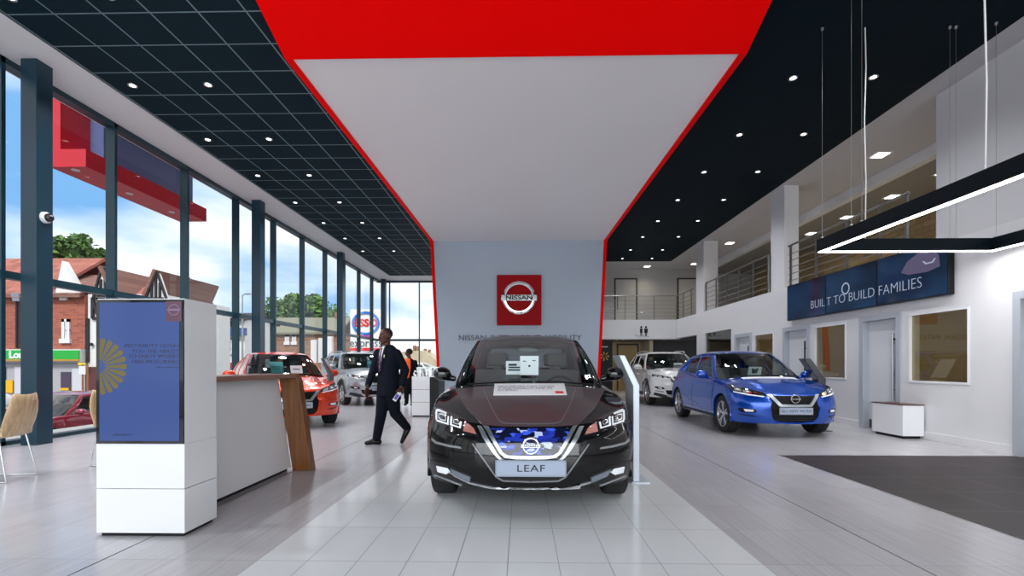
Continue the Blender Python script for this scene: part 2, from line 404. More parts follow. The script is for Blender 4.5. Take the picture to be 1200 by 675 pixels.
OFFGL = glass('office_glass', (.72, .68, .56), 1.5)
for i, (a, b) in enumerate(wins):
    r = thing('window_%d' % (i+3), None, None, (XW, (a+b)/2, .89), kind='structure')
    f = MB(); t = .03
    f.box(XW-.012, XW+.15, a, a+t, .89, 2.01); f.box(XW-.012, XW+.15, b-t, b, .89, 2.01); f.box(XW-.012, XW+.15, a+t, b-t, .89, .92); f.box(XW-.012, XW+.15, a+t, b-t, 1.98, 2.01)
    f.build('window_frame', WHITE_GLOSS, r)
    MB().box(XW+.03, XW+.036, a+t, b-t, .92, 1.98).build('pane', OFFGL, r)
# offices behind: olive-brown dim rooms
OFF = mat('office_wall', (.42, .36, .25), .8); DARKW = mat('dark_wall', (.03, .03, .032), .7)
of = MB(); of.box(9.2, 9.3, YF, 14.7, 0, 2.8); of.box(XW+.16, 9.3, 14.6, 14.75, 0, 2.8); of.box(XW+.16, 9.3, 9.3, 9.4, 0, 2.8); of.box(XW+.16, 9.3, 12.05, 12.15, 0, 2.8)
struct('wall_office', of, OFF)
struct('ceiling', MB().box(XW+.16, 9.3, YF, 14.75, 2.7, 2.8), OFF)
for y_ in (3.0, 7.6, 10.6, 13.2):  # panel lights added to brighten the offices seen through the windows
    r = thing('office_fill_light', 'added fill light panel inside the office behind the right wall, %s' % {3.0: 'nearest', 7.6: 'behind the near window', 10.6: 'behind the middle window', 13.2: 'behind the far window'}[y_], 'ceiling light', (8.0, y_, 2.69), group='added office fill lights')
    MB().box(7.7, 8.3, y_-.3, y_+.3, 2.67, 2.70).build('panel', WHITE_GLOSS, r)
    l = bpy.data.lights.new('office_fill_lamp', 'AREA'); l.size = .5; l.energy = 10; l.color = (1, .92, .75); o = bpy.data.objects.new('office_fill_lamp', l); COL.objects.link(o); o.parent = r; o.location = (0, 0, -.04)
# open bay 14.9-17: glazed screen, grey panel and dark shelving
struct('window_6', MB().box(XW+.05, XW+.056, 14.9, 17.0, 0, 2.28), glass('bay_glass', (.6, .6, .6), 1.6))
struct('wall_bay', MB().box(XW+.16, 9.0, 16.9, 17.1, 0, 2.8).box(8.9, 9.0, 14.75, 17.0, 0, 2.8), mat('bay_grey', (.20, .21, .22), .7))
cb = thing('storage_cupboard', 'dark storage cupboard inside the glazed bay behind the blue car', 'cupboard', (7.9, 16.6, 0))
MB().box(7.4, 8.6, 16.3, 16.85, 0, 1.9).build('body', DARKW, cb, bevel=.004)
for x in (7.42, 8.01): MB().box(x, x+.57, 16.27, 16.30, .05, 1.86).build('door', mat('walnut_dark', (.06, .03, .02), .5), cb)
# columns of the mezzanine side
for k, (pa, pb, z) in enumerate(((824.5, 841, 17.4), (919, 935.5, 12.0))):
    x0, x1 = P(pa, 428, z).x, P(pb, 428, z).x; y0 = z*math.cos(TH)+.12
    struct('trim_%d' % (6+k), MB().box(x0, x1, y0, y0+(.65 if k else .75), SLAB, ZC), WHITE)
# near upper wall block
struct('wall_upper', MB().box(6.87, 8.3, YF, 8.15, SLAB, ZC), mat('wall_grey_white', (.62, .61, .64), .55))
# beam at the back of the soffit, mezzanine slab and room
be = MB(); be.box(8.3, 8.5, 8.15, 23, 5.40, ZC); struct('trim_8', be, WHITE)
struct('floor', MB().box(XW+.16, 12.5, 8.2, 20.1, 2.8, SLAB).box(XW+.16, 6.86, YF, 8.2, 2.8, SLAB), SOFFIT)
BRICKY = brick_mat('pale_brick', rgb(178, 158, 118), rgb(150, 132, 98), rgb(120, 108, 86), axes='yz', bw=.44, bh=.15)
struct('wall_brick', MB().box(10.6, 10.8, 8.2, 23, SLAB, 6), BRICKY)
struct('wall_upper_end', MB().box(8.3, 10.8, 8.0, 8.2, SLAB, 6), mat('upper_end_wall', (.10, .11, .11), .7))
struct('ceiling', MB().box(8.5, 10.8, 8.15, 23, 5.40, 5.5), mat('upper_ceiling', (.25, .24, .22), .7))
# rear mezzanine
YM, YR = 20.1*math.cos(TH), 22.6
rm = MB(); rm.box(1.5, XW+.16, YM, YM+.14, 2.25, SLAB); struct('trim_9', rm, WHITE)
struct('floor', MB().box(1.5, 12.5, YM+.14, YR+.1, 2.8, SLAB), SOFFIT)
struct('ceiling', MB().box(1.5, XW+2.5, YM+.14, YR+.1, 2.25, 2.3), mat('recess_ceiling', (.12, .12, .12), .6))
struct('ceiling', MB().box(XW+.16, 9.0, 17.1, YM, 2.28, 2.34), DARKW)
struct('wall_rear', MB().box(1.5, 12.5, YR, YR+.15, SLAB, ZC), mat('wall_rear_paint', (.42, .41, .40), .6))
struct('wall_rear', MB().box(1.5, 5.55, YR, YR+.15, 0, 2.3), mat('lobby_cream', rgb(196, 178, 140), .6))
struct('wall_rear', MB().box(5.68, 12.5, YR-.6, YR+.15, 0, 2.3), mat('recess_dark_grey', (.045, .045, .048), .6))
struct('wall_partition', MB().box(5.53, 5.68, YM+.9, YR, 0, 2.25), mat('partition_cream', rgb(205, 192, 165), .6))
struct('wall_left_lobby', MB().box(1.4, 1.5, 17, YR, 0, ZC), WHITE)
for i, (a, b, z0, y) in enumerate(((P(721, 0, YR).x, P(744.5, 0, YR).x, SLAB, YR), (P(794, 0, YR).x, P(816, 0, YR).x, SLAB, YR), (P(724, 0, YR).x, P(746, 0, YR).x, 0, YR))):
    r = thing('door_%d' % (i+5), None, None, ((a+b)/2, y, z0), kind='structure')
    f = MB(); h = z0+2.1; f.box(a-.07, a, y-.03, y, z0, h+.07); f.box(b, b+.07, y-.03, y, z0, h+.07); f.box(a-.07, b+.07, y-.03, y, h, h+.07)
    f.build('door_frame', mat('door_frame_dark', (.05, .045, .04), .5), r)
    MB().box(a, b, y-.02, y-.004, z0, h).build('door_leaf', mat('door_leaf_grey', (.50, .49, .46), .5) if i < 2 else mat('door_leaf_oak', rgb(190, 165, 115), .5), r)
    MB().tube([(a+.08, y-.05, z0+.7), (a+.08, y-.05, z0+1.4)], .015, 8).build('pull_handle', BLACK if i == 0 else STEEL, r)
# front of the room, behind the camera: glazed shopfront
window('window_7', YF, 'x', XG, XW, [-5.6, -3.6, -1.6, .4, 2.4, 4.4], 0, ZC, 2.5)

# ------------------------------------------------------------------ railings
RAILM = mat('rail_steel', (.30, .30, .29), .3, metal=.9)
def railing(name, label, path, ys, z0=SLAB, group='mezzanine railings'):
    """path: list of points (x, y); posts at parameters ys"""
    r = thing(name, label, 'railing', (path[0][0], path[0][1], z0), group=group)
    def at(d):
        for a, b in zip(path, path[1:]):
            a, b = Vector(a), Vector(b); l = (b-a).length
            if d <= l+1e-6: return a+(b-a)*(d/l)
            d -= l
        return Vector(path[-1])
    tot = sum((Vector(b)-Vector(a)).length for a, b in zip(path, path[1:]))
    pts = lambda z: [(p[0], p[1], z) for p in path]
    MB().tube(pts(z0+1.0), .024, 10).build('handrail', RAILM, r, smooth=40)
    for k in range(5): MB().tube(pts(z0+.15+.16*k), .009, 6).build('rail', RAILM, r, smooth=40)
    for d in ys:
        p = at(d); MB().box(p.x-.02, p.x+.02, p.y-.02, p.y+.02, z0, z0+.99).build('post', RAILM, r)
    return r
railing('balcony_railing', 'steel railing across the rear mezzanine and round its corner', [(1.6, YM+.07), (6.46, YM+.07), (6.46, 18.3)], [.3, 1.5, 2.7, 3.9, 4.82, 5.6, 6.5])
railing('balcony_railing', 'steel railing between the two white upper columns', [(6.47, 17.1), (6.47, 12.75)], [.02, .9, 1.75, 2.6, 3.45, 4.3])
railing('balcony_railing', 'steel railing above the video wall, behind the pendant lamp', [(6.47, 11.85), (6.47, 8.2)], [.1, 1.1, 2.1, 3.0, 3.6])
# ------------------------------------------------------------------ arch: one ribbon of white with a red rim
AC = -.10                                           # centre line
Y0a, Y1a, ZA = 6.56, 16.35, 1.17+4.20
W0, W1, W2 = 3.035, 2.88, 2.62                      # half widths: front, top of the back, foot of the back
ar = thing('feature_arch', 'wide white ribbon arch with red rim running overhead and down behind the black car', 'arch', (AC, Y1a, 0))
rim, th = .085, .16
p = MB()
def trap(m, y0, w0, y1, w1, z0, z1): m.hexa([(AC-w0, y0, z0), (AC+w0, y0, z0), (AC-w1, y1, z0), (AC+w1, y1, z0), (AC-w0, y0, z1), (AC+w0, y0, z1), (AC-w1, y1, z1), (AC+w1, y1, z1)])
trap(p, Y0a, W0, Y1a, W1, ZA, ZA+.12); p.build('ceiling_panel', mat('arch_white', (.88, .85, .86), .45), ar)
p = MB(); p.hexa([(AC-W2, Y1a, 0), (AC+W2, Y1a, 0), (AC-W2, Y1a+.12, 0), (AC+W2, Y1a+.12, 0), (AC-W1, Y1a, ZA), (AC+W1, Y1a, ZA), (AC-W1, Y1a+.12, ZA), (AC+W1, Y1a+.12, ZA)])
p.build('back_panel', mat('arch_back', (.40, .47, .56), .45), ar)
RIM = mat('arch_red', (.98, .001, .001), .5, spec=.04)
for s in (-1, 1):
    c = .38; path = [(Y0a-.02, ZA-.01, W0)]
    path += [(Y0a+(Y1a-c-Y0a)*t, ZA-.01, W0+(W1-W0)*t) for t in (.25, .5, .75, 1)]
    path += [(Y1a-c+c*math.sin(a)*1.0, ZA-.01-c+c*math.cos(a), W1) for a in [PI/2*k/8 for k in range(1, 9)]]
    path += [(Y1a, ZA*(1-t)*.92, W1+(W2-W1)*t) for t in (.3, .6, 1)]
    rows = []
    for i, (y, z, wd) in enumerate(path):
        a = path[max(i-1, 0)]; b = path[min(i+1, len(path)-1)]; d = Vector((0, b[0]-a[0], b[1]-a[1])).normalized(); n = Vector((0, -d.z, d.y))   # n points outward (up / back)
        o = Vector((AC+s*wd, y, z)); q = Vector((s, 0, 0))
        rows.append([o-n*.02, o+q*rim-n*.02, o+q*rim+n*th, o+n*th, o-n*.02])
    mb = MB(); mb.grid(rows); mb.build('rim', RIM, ar, recalc=True)
fa = MB(); yy, zz = 5.78, ZC+.16
fa.hexa([(AC-W0-rim, Y0a-.02, ZA-.03), (AC+W0+rim, Y0a-.02, ZA-.03), (AC-W0-rim, Y0a+.2, ZA+.1), (AC+W0+rim, Y0a+.2, ZA+.1), (AC-W0-rim, 5.0, 5.87), (AC+W0+rim, 5.0, 5.87), (AC-W0-rim, 5.2, 6.0), (AC+W0+rim, 5.2, 6.0)])
fa.build('front_fascia', RIM, ar)
# sign on the back panel
r = thing('brand_sign', 'square red sign with silver ring and bar badge on the blue-grey back panel', 'sign', (P(608.5, 0, 16.3).x, 16.25, P(0, 380, 16.3).z))
a0, a1 = P(582.3, 381, 16.25), P(634.3, 322.5, 16.25); cx, cz = (a0.x+a1.x)/2, P(0, 349.5, 16.25).z
MB().box(a0.x, a1.x, 16.18, 16.33, a0.z, a1.z).build('panel', mat('sign_red', (.34, .001, .004), .5, spec=.1), r, bevel=.008)
def badge(cx, y, cz, R, parent, m=CHROME, tm=None, txt='NISSAN', local=False, name='badge', d=.03):
    mb = MB()
    M0 = Matrix.Translation((cx, y, cz)) @ Matrix.Rotation(PI/2, 4, 'X')
    t = R*.11
    mb.lathe([(R-t, 0), (R-t*1.0, d), (R+t*.2, d), (R+t, d*.4), (R+t, 0)], 40, M0, closed=True)
    mb.box(cx-R*1.18, cx+R*1.18, y-d*1.3, y, cz-R*.19, cz+R*.19)
    o = mb.build(name, m, parent, smooth=40, local=local)
    text(txt, R*.40, face_y(cx, y-d*1.35, cz), 'lettering', tm or BLACK, o, ext=.001, bold=R*.012, local=local, sx=1.35)
    return o
badge(cx, 16.17, cz, .50, r, CHROME)
lx, lz = P(609.5, 0, 16.3).x, P(0, 395.5, 16.3).z
r = thing('wall_lettering', 'thin dark capitals across the back panel under the red square sign', 'lettering', (lx, 16.33, lz))
ws = [text(s_, .25, face_y(0, 16.33, lz), 'word', mat('letter_dark', (.06, .07, .09), .5), ext=.006, sx=1.14, align='LEFT') for s_ in ('NISSAN', 'INTELLIGENT', 'MOBILITY')]
wd = [max(v.co.x for v in o.data.vertices)-min(v.co.x for v in o.data.vertices) for o in ws]; gap = .16; x_ = lx-(sum(wd)+2*gap)/2
for o, w_ in zip(ws, wd):
    o.parent = r; o.location = (x_+w_/2-lx, 0, min(0, 0)-.09); x_ += w_+gap
# ------------------------------------------------------------------ downlights
ordn = ['first', 'second', 'third', 'fourth', 'fifth', 'sixth', 'seventh', 'eighth']
DLR = mat('downlight_rim', (.45, .45, .45), .25, metal=.8); DLG = mat('downlight_glow', (1, 1, 1), emit=(1, .96, .9), es=3)
def downlight(x, y, z, label, group, power=30, sq=False, col=(.95, .97, 1), r=.064):
    t = thing('downlight', label, 'ceiling light', (x, y, z), group=group)
    if sq:
        MB().box(x-.16, x+.16, y-.16, y+.16, z-.012, z+.01).build('frame', WHITE_GLOSS, t); MB().box(x-.12, x+.12, y-.12, y+.12, z-.02, z-.0121).build('diffuser', DLG, t)
    else:
        MB().lathe([(r*.72, .02), (r*.72, -.004), (r, -.01), (r*1.12, 0), (r*1.12, .02)], 24, Matrix.Translation((x, y, z)), closed=True).build('rim', DLR, t, smooth=40)
        MB().lathe([(0, -.003), (r*.7, -.003)], 20, Matrix.Translation((x, y, z))).build('diffuser', DLG, t)
    if power:
        l = bpy.data.lights.new('downlight_lamp', 'SPOT'); l.energy = power; l.spot_size = math.radians(130); l.spot_blend = .8; l.shadow_soft_size = .12; l.color = col
        o = bpy.data.objects.new('downlight_lamp', l); COL.objects.link(o); o.location = (0, 0, -.05); o.parent = t
    return t
for side, xs in (('left', (-6.2, -4.98)), ('right', (4.22, 5.45))):
    for k, y in enumerate((2.06, 3.9, 5.75, 7.6, 9.45, 11.26, 13.15, 15.05, 16.9, 18.8, 20.3)):
        if k > 9 and side == 'left': continue
        for j, x in enumerate(xs):
            if k < 3: lab = 'downlight %s of the arch, out of the picture, %s row, %s' % (side, ('outer', 'inner')[j] if side == 'left' else ('inner', 'outer')[j], ('behind', 'nearly above', 'just ahead of')[k]+' the camera')
            else: lab = 'round downlight, %s from the camera in the %s row %s of the arch' % (ordn[k-3], ('outer', 'inner')[j] if side == 'left' else ('inner', 'outer')[j], side)
            downlight(x, y, ZC, lab, 'downlights in the black ceiling', power=105 if side == 'left' else ((60, 48)[j] if k > 2 else (50, 22)[j]))
for x, y, l in ((7.6, 10.4, 'nearest, over the pendant lamp'), (7.6, 14.1, 'hidden behind the white column'), (7.6, 17.8, 'between the two columns'), (7.6, 21.4, 'beyond the far column'), (5.66, 21.9, 'over the rear balcony doors')):
    downlight(x, y, ZC, 'square recessed light in the white soffit, '+l, 'square lights in the white soffit', power=28, sq=True, col=(1, .9, .75))
for k, (y, px) in enumerate(((9.6, 0), (10.8, 0), (12.3, 0), (14, 0), (15.7, 0))):
    downlight(9.3, y, 5.40, 'warm ceiling light over the brick-walled upper room, %s from the front' % ordn[k], 'lights of the upper room', power=38, sq=True, col=(1, .80, .50))
for k, px in enumerate((722, 730, 778)):
    zc = (20.9, 20.5, 20.5)[k]
    downlight(P(px, 0, zc).x, zc, 2.25, 'downlight under the rear mezzanine, '+('far left one', 'over the oak lobby door', 'right one over the dark recess')[k], 'downlights under the mezzanine', power=12, col=(1, .85, .6), r=.1)
# ------------------------------------------------------------------ video wall: three screens
def screen_mat(name, axis_y0, axis_y1):
    m = mat(name, (.004, .006, .01), .08); t = m.node_tree; p = t.nodes['Principled BSDF']; L = t.links
    c = t.nodes.new('ShaderNodeTexCoord'); mp = t.nodes.new('ShaderNodeMapping'); mp.inputs['Scale'].default_value = (1, .8, 1.8)
    n = t.nodes.new('ShaderNodeTexNoise'); n.inputs['Scale'].default_value = .9; n.inputs['Detail'].default_value = 3
    r = t.nodes.new('ShaderNodeValToRGB'); r.color_ramp.elements[0].position = .3; r.color_ramp.elements[0].color = (.001, .003, .010, 1); r.color_ramp.elements[1].position = .75; r.color_ramp.elements[1].color = (.010, .034, .085, 1)
    L.new(c.outputs['Object'], mp.inputs[0]); L.new(mp.outputs[0], n.inputs['Vector']); L.new(n.outputs[0], r.inputs[0]); L.new(r.outputs[0], p.inputs['Emission Color']); p.inputs['Emission Strength'].default_value = .8; p.inputs['Specular IOR Level'].default_value = .25
    return m
SCR = screen_mat('video_picture', 0, 0); TXE = mat('screen_text', (.1, .1, .12), .4, emit=(.42, .48, .62), es=.40)
ys = [11.6, 10.14, 8.70, 7.26]
for i in range(3):
    a, b = ys[i], ys[i+1]
    t = thing('wall_screen', 'dark blue wall screen, '+('far one at the left end', 'middle one with a light ring above the words', 'near one at the right end showing a dim car')[i], 'screen', (XW, (a+b)/2, 2.22), group='video wall of three screens')
    MB().box(XW-.10, XW-.01, b+.004, a-.004, 2.22, 3.04).build('housing', BLACK, t, bevel=.004)
    MB().box(XW-.103, XW-.1, b+.02, a-.02, 2.235, 3.025).build('display', SCR, t)
for i, (s, y) in enumerate((('BUILT TO', 9.95), ('BUILD', 9.22), ('FAMILIES', 7.98))):
    par = bpy.data.objects['wall_screen' if i == 0 else 'wall_screen.00%d' % i]
    w1 = bpy.data.objects['wall_screen.001']
    if i == 0: text('BUIL', .25, face_x(XW-.108, 10.66, 2.47), 'caption', TXE, par, bold=-.005, ext=.001, align='LEFT')
    elif i == 1: text('T TO BUILD', .25, face_x(XW-.108, 10.11, 2.47), 'caption', TXE, w1, bold=-.005, ext=.001, align='LEFT', sx=1.03)
    else: text('FAMILIES', .25, face_x(XW-.108, 8.665, 2.47), 'caption', TXE, par, bold=-.005, ext=.001, align='LEFT', sx=.98)
MB().lathe([(.09, -.003), (.115, -.003), (.115, 0), (.09, 0)], 32, Matrix.Translation((XW-.106, 9.52, 2.66)) @ Matrix.Rotation(PI/2, 4, 'Y'), closed=True).build('ring_picture', TXE, bpy.data.objects['wall_screen.001'])
# dim car picture on the near screen: drawn as flat shapes in the picture plane
def flat_x(pts, x, name, m, par):
    MB().prism(pts, lambda a, b: (x, a, b), lambda a, b: (x-.002, a, b)).build(name, m, par, recalc=True)
par = bpy.data.objects['wall_screen.002']
flat_x([(8.15, 2.70), (8.02, 2.86), (7.80, 2.95), (7.55, 2.94), (7.42, 2.84), (7.40, 2.66), (7.62, 2.62), (8.0, 2.64)], XW-.104, 'car_picture', mat('picture_car', (.02, .02, .03), .4, emit=(.075, .06, .12), es=.6), par)
flat_x([(7.72, 2.80), (7.66, 2.74), (7.52, 2.74), (7.47, 2.80), (7.50, 2.80), (7.54, 2.76), (7.64, 2.76), (7.69, 2.80)], XW-.107, 'grille_picture', TXE, par)
# ------------------------------------------------------------------ pendant: black rectangle, lit underside
pe = thing('pendant_light', 'large black rectangular pendant frame with white lit underside hung on wires', 'pendant lamp', (5.1, 4.6, 2.67))
x0, x1, y0, y1, zb, zh, bw = 3.93, 6.22, 2.6, 6.52, 2.67, .165, .075
def beam(nm, a): MB().box(*a, zb+.004, zb+zh).build('beam', mat('pendant_black', (.004, .008, .012), .3, spec=.15), pe, bevel=.003)
for a in ((x0, x0+bw, y0, y1), (x1-bw, x1, y0, y1), (x0+bw, x1-bw, y1-bw, y1), (x0+bw, x1-bw, y0, y0+bw)): beam('beam', a)
g = .012
for a in ((x0+g, x0+bw-g, y0+g, y1-g), (x1-bw+g, x1-g, y0+g, y1-g), (x0+bw-g, x1-bw+g, y1-bw+g, y1-g), (x0+bw-g, x1-bw+g, y0+g, y0+bw-g)):
    MB().box(*a, zb-.004, zb+.0038).build('diffuser', EMIT_W, pe)
WIRE = mat('wire_steel', (.35, .36, .37), .35, metal=.8)
def wire(x, y, r=.0022, ext=0): MB().tube([(x, y, zb+zh), (x, y, ZC)], r, 6).build('wire', WIRE, pe); MB().lathe([(0, 0), (.018, 0), (.018, .03), (0, .03)], 12, Matrix.Translation((x, y, zb+zh))).build('wire_clamp', STEEL, pe); MB().lathe([(0, -.03), (.015, -.03), (.02, 0), (0, 0)], 12, Matrix.Translation((x, y, ZC))).build('ceiling_hook', STEEL, pe)
for x, y in ((x0+.05, y1-.04), (P(1103, 0, 6.5).x, y1-.04), (P(1110, 0, 6.5).x, y1-.04), (x1-.04, y1-.1), (x0+.04, 5.9), (x0+.06, 5.75), (x0+.04, 3.4), (x1-.04, 4.6)): wire(x, y)
for x, y in ((P(1004, 0, 6.55).x, y1-.04), (x0+.04, 4.22)):
    MB().tube([(x, y, zb+zh), (x+.012, y, 3.6), (x-.008, y, 4.4), (x+.012, y, 5.1), (x, y, ZC)], .0075, 8).build('power_cable', mat('cable_white', (.8, .8, .8), .5), pe, smooth=60)
l = bpy.data.lights.new('pendant_lamp', 'AREA'); l.shape = 'RECTANGLE'; l.size = 2.2; l.size_y = .05; l.energy = 12
o = bpy.data.objects.new('pendant_lamp', l); COL.objects.link(o); o.location = (0, 1.85, -.03); o.parent = pe
# ------------------------------------------------------------------ small wall things
t = thing('dome_camera', 'white and black dome security camera on the nearest steel column', 'security camera', (-7.07, 7.0, 0))
c = P(54.5, 254.5, 7.15); t.location = (c.x, c.y, c.z)
MB().lathe([(0, 0), (.085, 0), (.085, .03), (.07, .05), (0, .05)], 24, Matrix.Translation((-7.07, 7.045, c.z)) @ Matrix.Rotation(PI/2, 4, 'Y')).build('mount', WHITE_GLOSS, t, smooth=40)
MB().ball((-7.01, 7.045, c.z), .062, 20).build('dome', BLACK_GLOSS, t, smooth=180)
t = thing('toilet_sign', 'small dark toilet sign of two figures over a word on the mezzanine front', 'sign', (P(754, 0, 20).x, YM, 2.4))
for px, w_ in ((751, .05), (756.5, .07)):
    q = P(px, 388, 20.05); mb = MB(); mb.ball((q.x, YM-.008, q.z+.16), (.045, .006, .045), 12); mb.box(q.x-w_, q.x+w_, YM-.014, YM-.002, q.z-.08, q.z+.10); mb.box(q.x-.035, q.x-.008, YM-.014, YM-.002, q.z-.2, q.z-.07); mb.box(q.x+.008, q.x+.035, YM-.014, YM-.002, q.z-.2, q.z-.07)
    mb.build('figure', BLACK, t)
text('Toilets', .15, face_y(P(752, 0, 20).x, YM-.004, P(0, 393.8, 20.05).z), 'lettering', mat('letter_dark', (.06, .07, .09), .5), t, space=1.35)
q = P(709, 0, 20.6); t = thing('poster_board', 'tall dark poster board with gold star flower beside the lobby door', 'poster', (q.x, 20.6, 0))
MB().box(q.x-.34, q.x+.30, 20.58, 20.66, .05, 2.2).build('panel', BLACK, t, bevel=.01)
cz = P(0, 417.5, 20.6).z; mb = MB(); GOLD = mat('gold_print', rgb(205, 165, 60), .5)
for k in range(7):
    a = k*2*PI/7; mb.prism([(math.cos(a+s)*rr, math.sin(a+s)*rr) for s, rr in ((.0, .03), (-.16, .17), (0, .21), (.16, .17))], lambda u, v: (q.x-.03+u, 20.577, cz+v), lambda u, v: (q.x-.03+u, 20.572, cz+v))
mb.build('flower_print', GOLD, t, recalc=True); MB().box(q.x-.24, q.x+.1, 20.572, 20.578, 1.93, 1.97).build('heading_bar', mat('print_white', (.7, .7, .7), .5), t)
# ------------------------------------------------------------------ white box against the wall
t = thing('display_plinth', 'low white box plinth with dark red top under the office window', 'plinth', (6.2, 8.1, 0))
MB().box(6.04, 6.37, 7.78, 8.46, .045, .53).build('body', WHITE_GLOSS, t, bevel=.004)
MB().box(6.08, 6.35, 7.83, 8.42, 0, .045).build('recessed_base', BLACK, t)
MB().box(6.035, 6.375, 7.775, 8.465, .53, .545).build('top', mat('plinth_top', (.09, .02, .015), .3), t)
# ------------------------------------------------------------------ screen totem
tx0, tx1, ty0, ty1, tz = P(112, 0, 3.30).x, P(217, 0, 3.30).x, 3.25, 3.60, 1.625
t = thing('display_totem', 'white floor totem with tall blue advert screen at the end of the reception desk', 'display totem', ((tx0+tx1)/2, (ty0+ty1)/2, 0))
sh = math.tan(TH)
MB().box(tx0, tx1, ty0, ty1, .025, .325).build('lower_panel', WHITE_GLOSS, t, bevel=.002)
MB().box(tx0, tx1, ty0, ty1, .329, .632).build('upper_panel', WHITE_GLOSS, t, bevel=.002)
MB().box(tx0+.003, tx1-.003, ty0+.004, ty1, .632, tz).build('body', WHITE_GLOSS, t, bevel=.003)
MB().box(tx0+.02, tx1-.02, ty0+.02, ty1-.02, 0, .025).build('recessed_base', BLACK, t)
MB().box(tx0+.004, tx1-.004, ty0-.006, ty0+.02, .636, tz-.008).build('screen_bezel', BLACK_GLOSS, t)
ADV = mat('advert_blue', (.006, .009, .02), .15, emit=rgb(62, 84, 146), es=.60, spec=.3)
sx0, sx1, sz0, sz1 = tx0+.030, tx1-.032, .655, tz-.028
MB().box(sx0, sx1, ty0-.009, ty0-.006, sz0, sz1).build('display', ADV, t)
yy = ty0-.0095; AG = mat('advert_gold', (.02, .02, .01), .3, emit=rgb(104, 92, 40), es=.60); AD = mat('advert_navy', (.01, .01, .02), .3, emit=rgb(18, 24, 60), es=.5)
mb = MB(); fx, fz = sx0-.005, P(0, 429.5, 3.25).z
for k in range(-5, 6):
    a = k*PI/11.2
    L0, L1, ww = .045, .196, .019
    if math.cos(a)*L1 < .02: continue
    pts = [(L0, -.004)]+[(L1-ww+ww*math.cos(b), ww*math.sin(b)) for b in [(-PI/2+PI*i/8) for i in range(9)]]+[(L0, .004)]
    R = [(u*math.cos(a)-v*math.sin(a), u*math.sin(a)+v*math.cos(a)) for u, v in pts]
    R = [(max(u, .006), v) for u, v in R]
    mb.prism(R, lambda u, v: (fx+u, yy, fz+v), lambda u, v: (fx+u, yy-.001, fz+v))
mb.build('flower_print', AG, t, recalc=True)
q0, q1 = P(188.5, 376, 3.24), P(207.5, 352, 3.24)
MB().box(q0.x, q1.x, yy-.001, yy, q0.z, q1.z).build('logo_panel', mat('advert_maroon', (.02, .01, .01), .3, emit=rgb(84, 42, 70), es=.55), t)
LG = mat('advert_pale', (.02, .02, .02), .3, emit=rgb(130, 110, 150), es=.5)
M0 = Matrix.Translation(((q0.x+q1.x)/2, yy-.001, q0.z*.42+q1.z*.58)) @ Matrix.Rotation(PI/2, 4, 'X'); mb = MB().lathe([(.033, 0), (.033, .001), (.038, .001), (.038, 0)], 30, M0, closed=True); mb.box((q0.x+q1.x)/2-.045, (q0.x+q1.x)/2+.045, yy-.002, yy, q0.z*.42+q1.z*.58-.006, q0.z*.42+q1.z*.58+.006); mb.build('logo_ring', LG, t)
rx = P(204.5, 0, 3.24).x
for s, py, sz in (('MOTABILITY OFFERS', 405, .036), ('YOU THE ABILITY', 411.5, .036), ('TO ENJOY WORRY', 417.5, .036), ('FREE MOTORING.', 424, .036), ('Talk to a specialist today.', 430.5, .014)):
    text(s, sz, face_y(rx, yy, P(0, py, 3.24).z), 'advert_text', AD, t, ext=.0006, align='RIGHT', sx=1.14)
text('o MOTABILITY', .022, face_y(P(123, 0, 3.24).x, yy, P(0, 511, 3.24).z), 'advert_text', AD, t, ext=.0006, align='LEFT')
# ------------------------------------------------------------------ reception desk
t = thing('reception_desk', 'long white-fronted reception desk with walnut top and walnut end frame', 'desk', (-2.9, 4.6, 0))
DW = wood_mat('walnut_top', rgb(96, 58, 38), rgb(128, 84, 56), 1); DWV = wood_mat('walnut_end', rgb(112, 66, 26), rgb(140, 88, 40), 2)
ya, yb, zt = 3.62, 5.32, 1.035
p = MB(); p.hexa([(-2.9, ya, .04), (-2.555, ya, .04), (-2.9, yb, .04), (-2.555, yb, .04), (-2.9, ya, zt), (-2.70, ya, zt), (-2.9, yb, zt), (-2.70, yb, zt)]); p.build('front_panel', WHITE_GLOSS, t, bevel=.003)
MB().box(-2.9, -2.60, ya, yb, 0, .04).build('recessed_base', BLACK, t)
fr = MB(); ro = .09
prof = []    # outline of the end frame in x-z (outer), runs from foot up round the corner to the top
outer = [(-2.33, 0), (-2.475, zt-.05)]+[(-2.485-.06*(1-math.cos(a)), zt-.05+.09*math.sin(a)) for a in (.5, 1.0, 1.4, PI/2)]+[(-3.02, zt+.04)]
inner = [(-3.02, zt+.0), (-2.69, zt+.0), (-2.54, 0)]
fr.prism(outer+inner, lambda u, v: (u, yb, v), lambda u, v: (u, yb+.12, v)); fr.build('end_frame', DWV, t, recalc=True, bevel=.003)
fr = MB(); fr.prism([(-2.50, zt-.005), (-2.545, zt+.04), (-2.96, zt+.04), (-2.96, zt), (-2.55, zt-.005)], lambda u, v: (u, ya, v), lambda u, v: (u, yb, v)); fr.build('worktop', DW, t, recalc=True, bevel=.002)
MB().box(-2.96, -2.9, ya, yb, .0, zt).build('side_panel', WHITE_GLOSS, t)
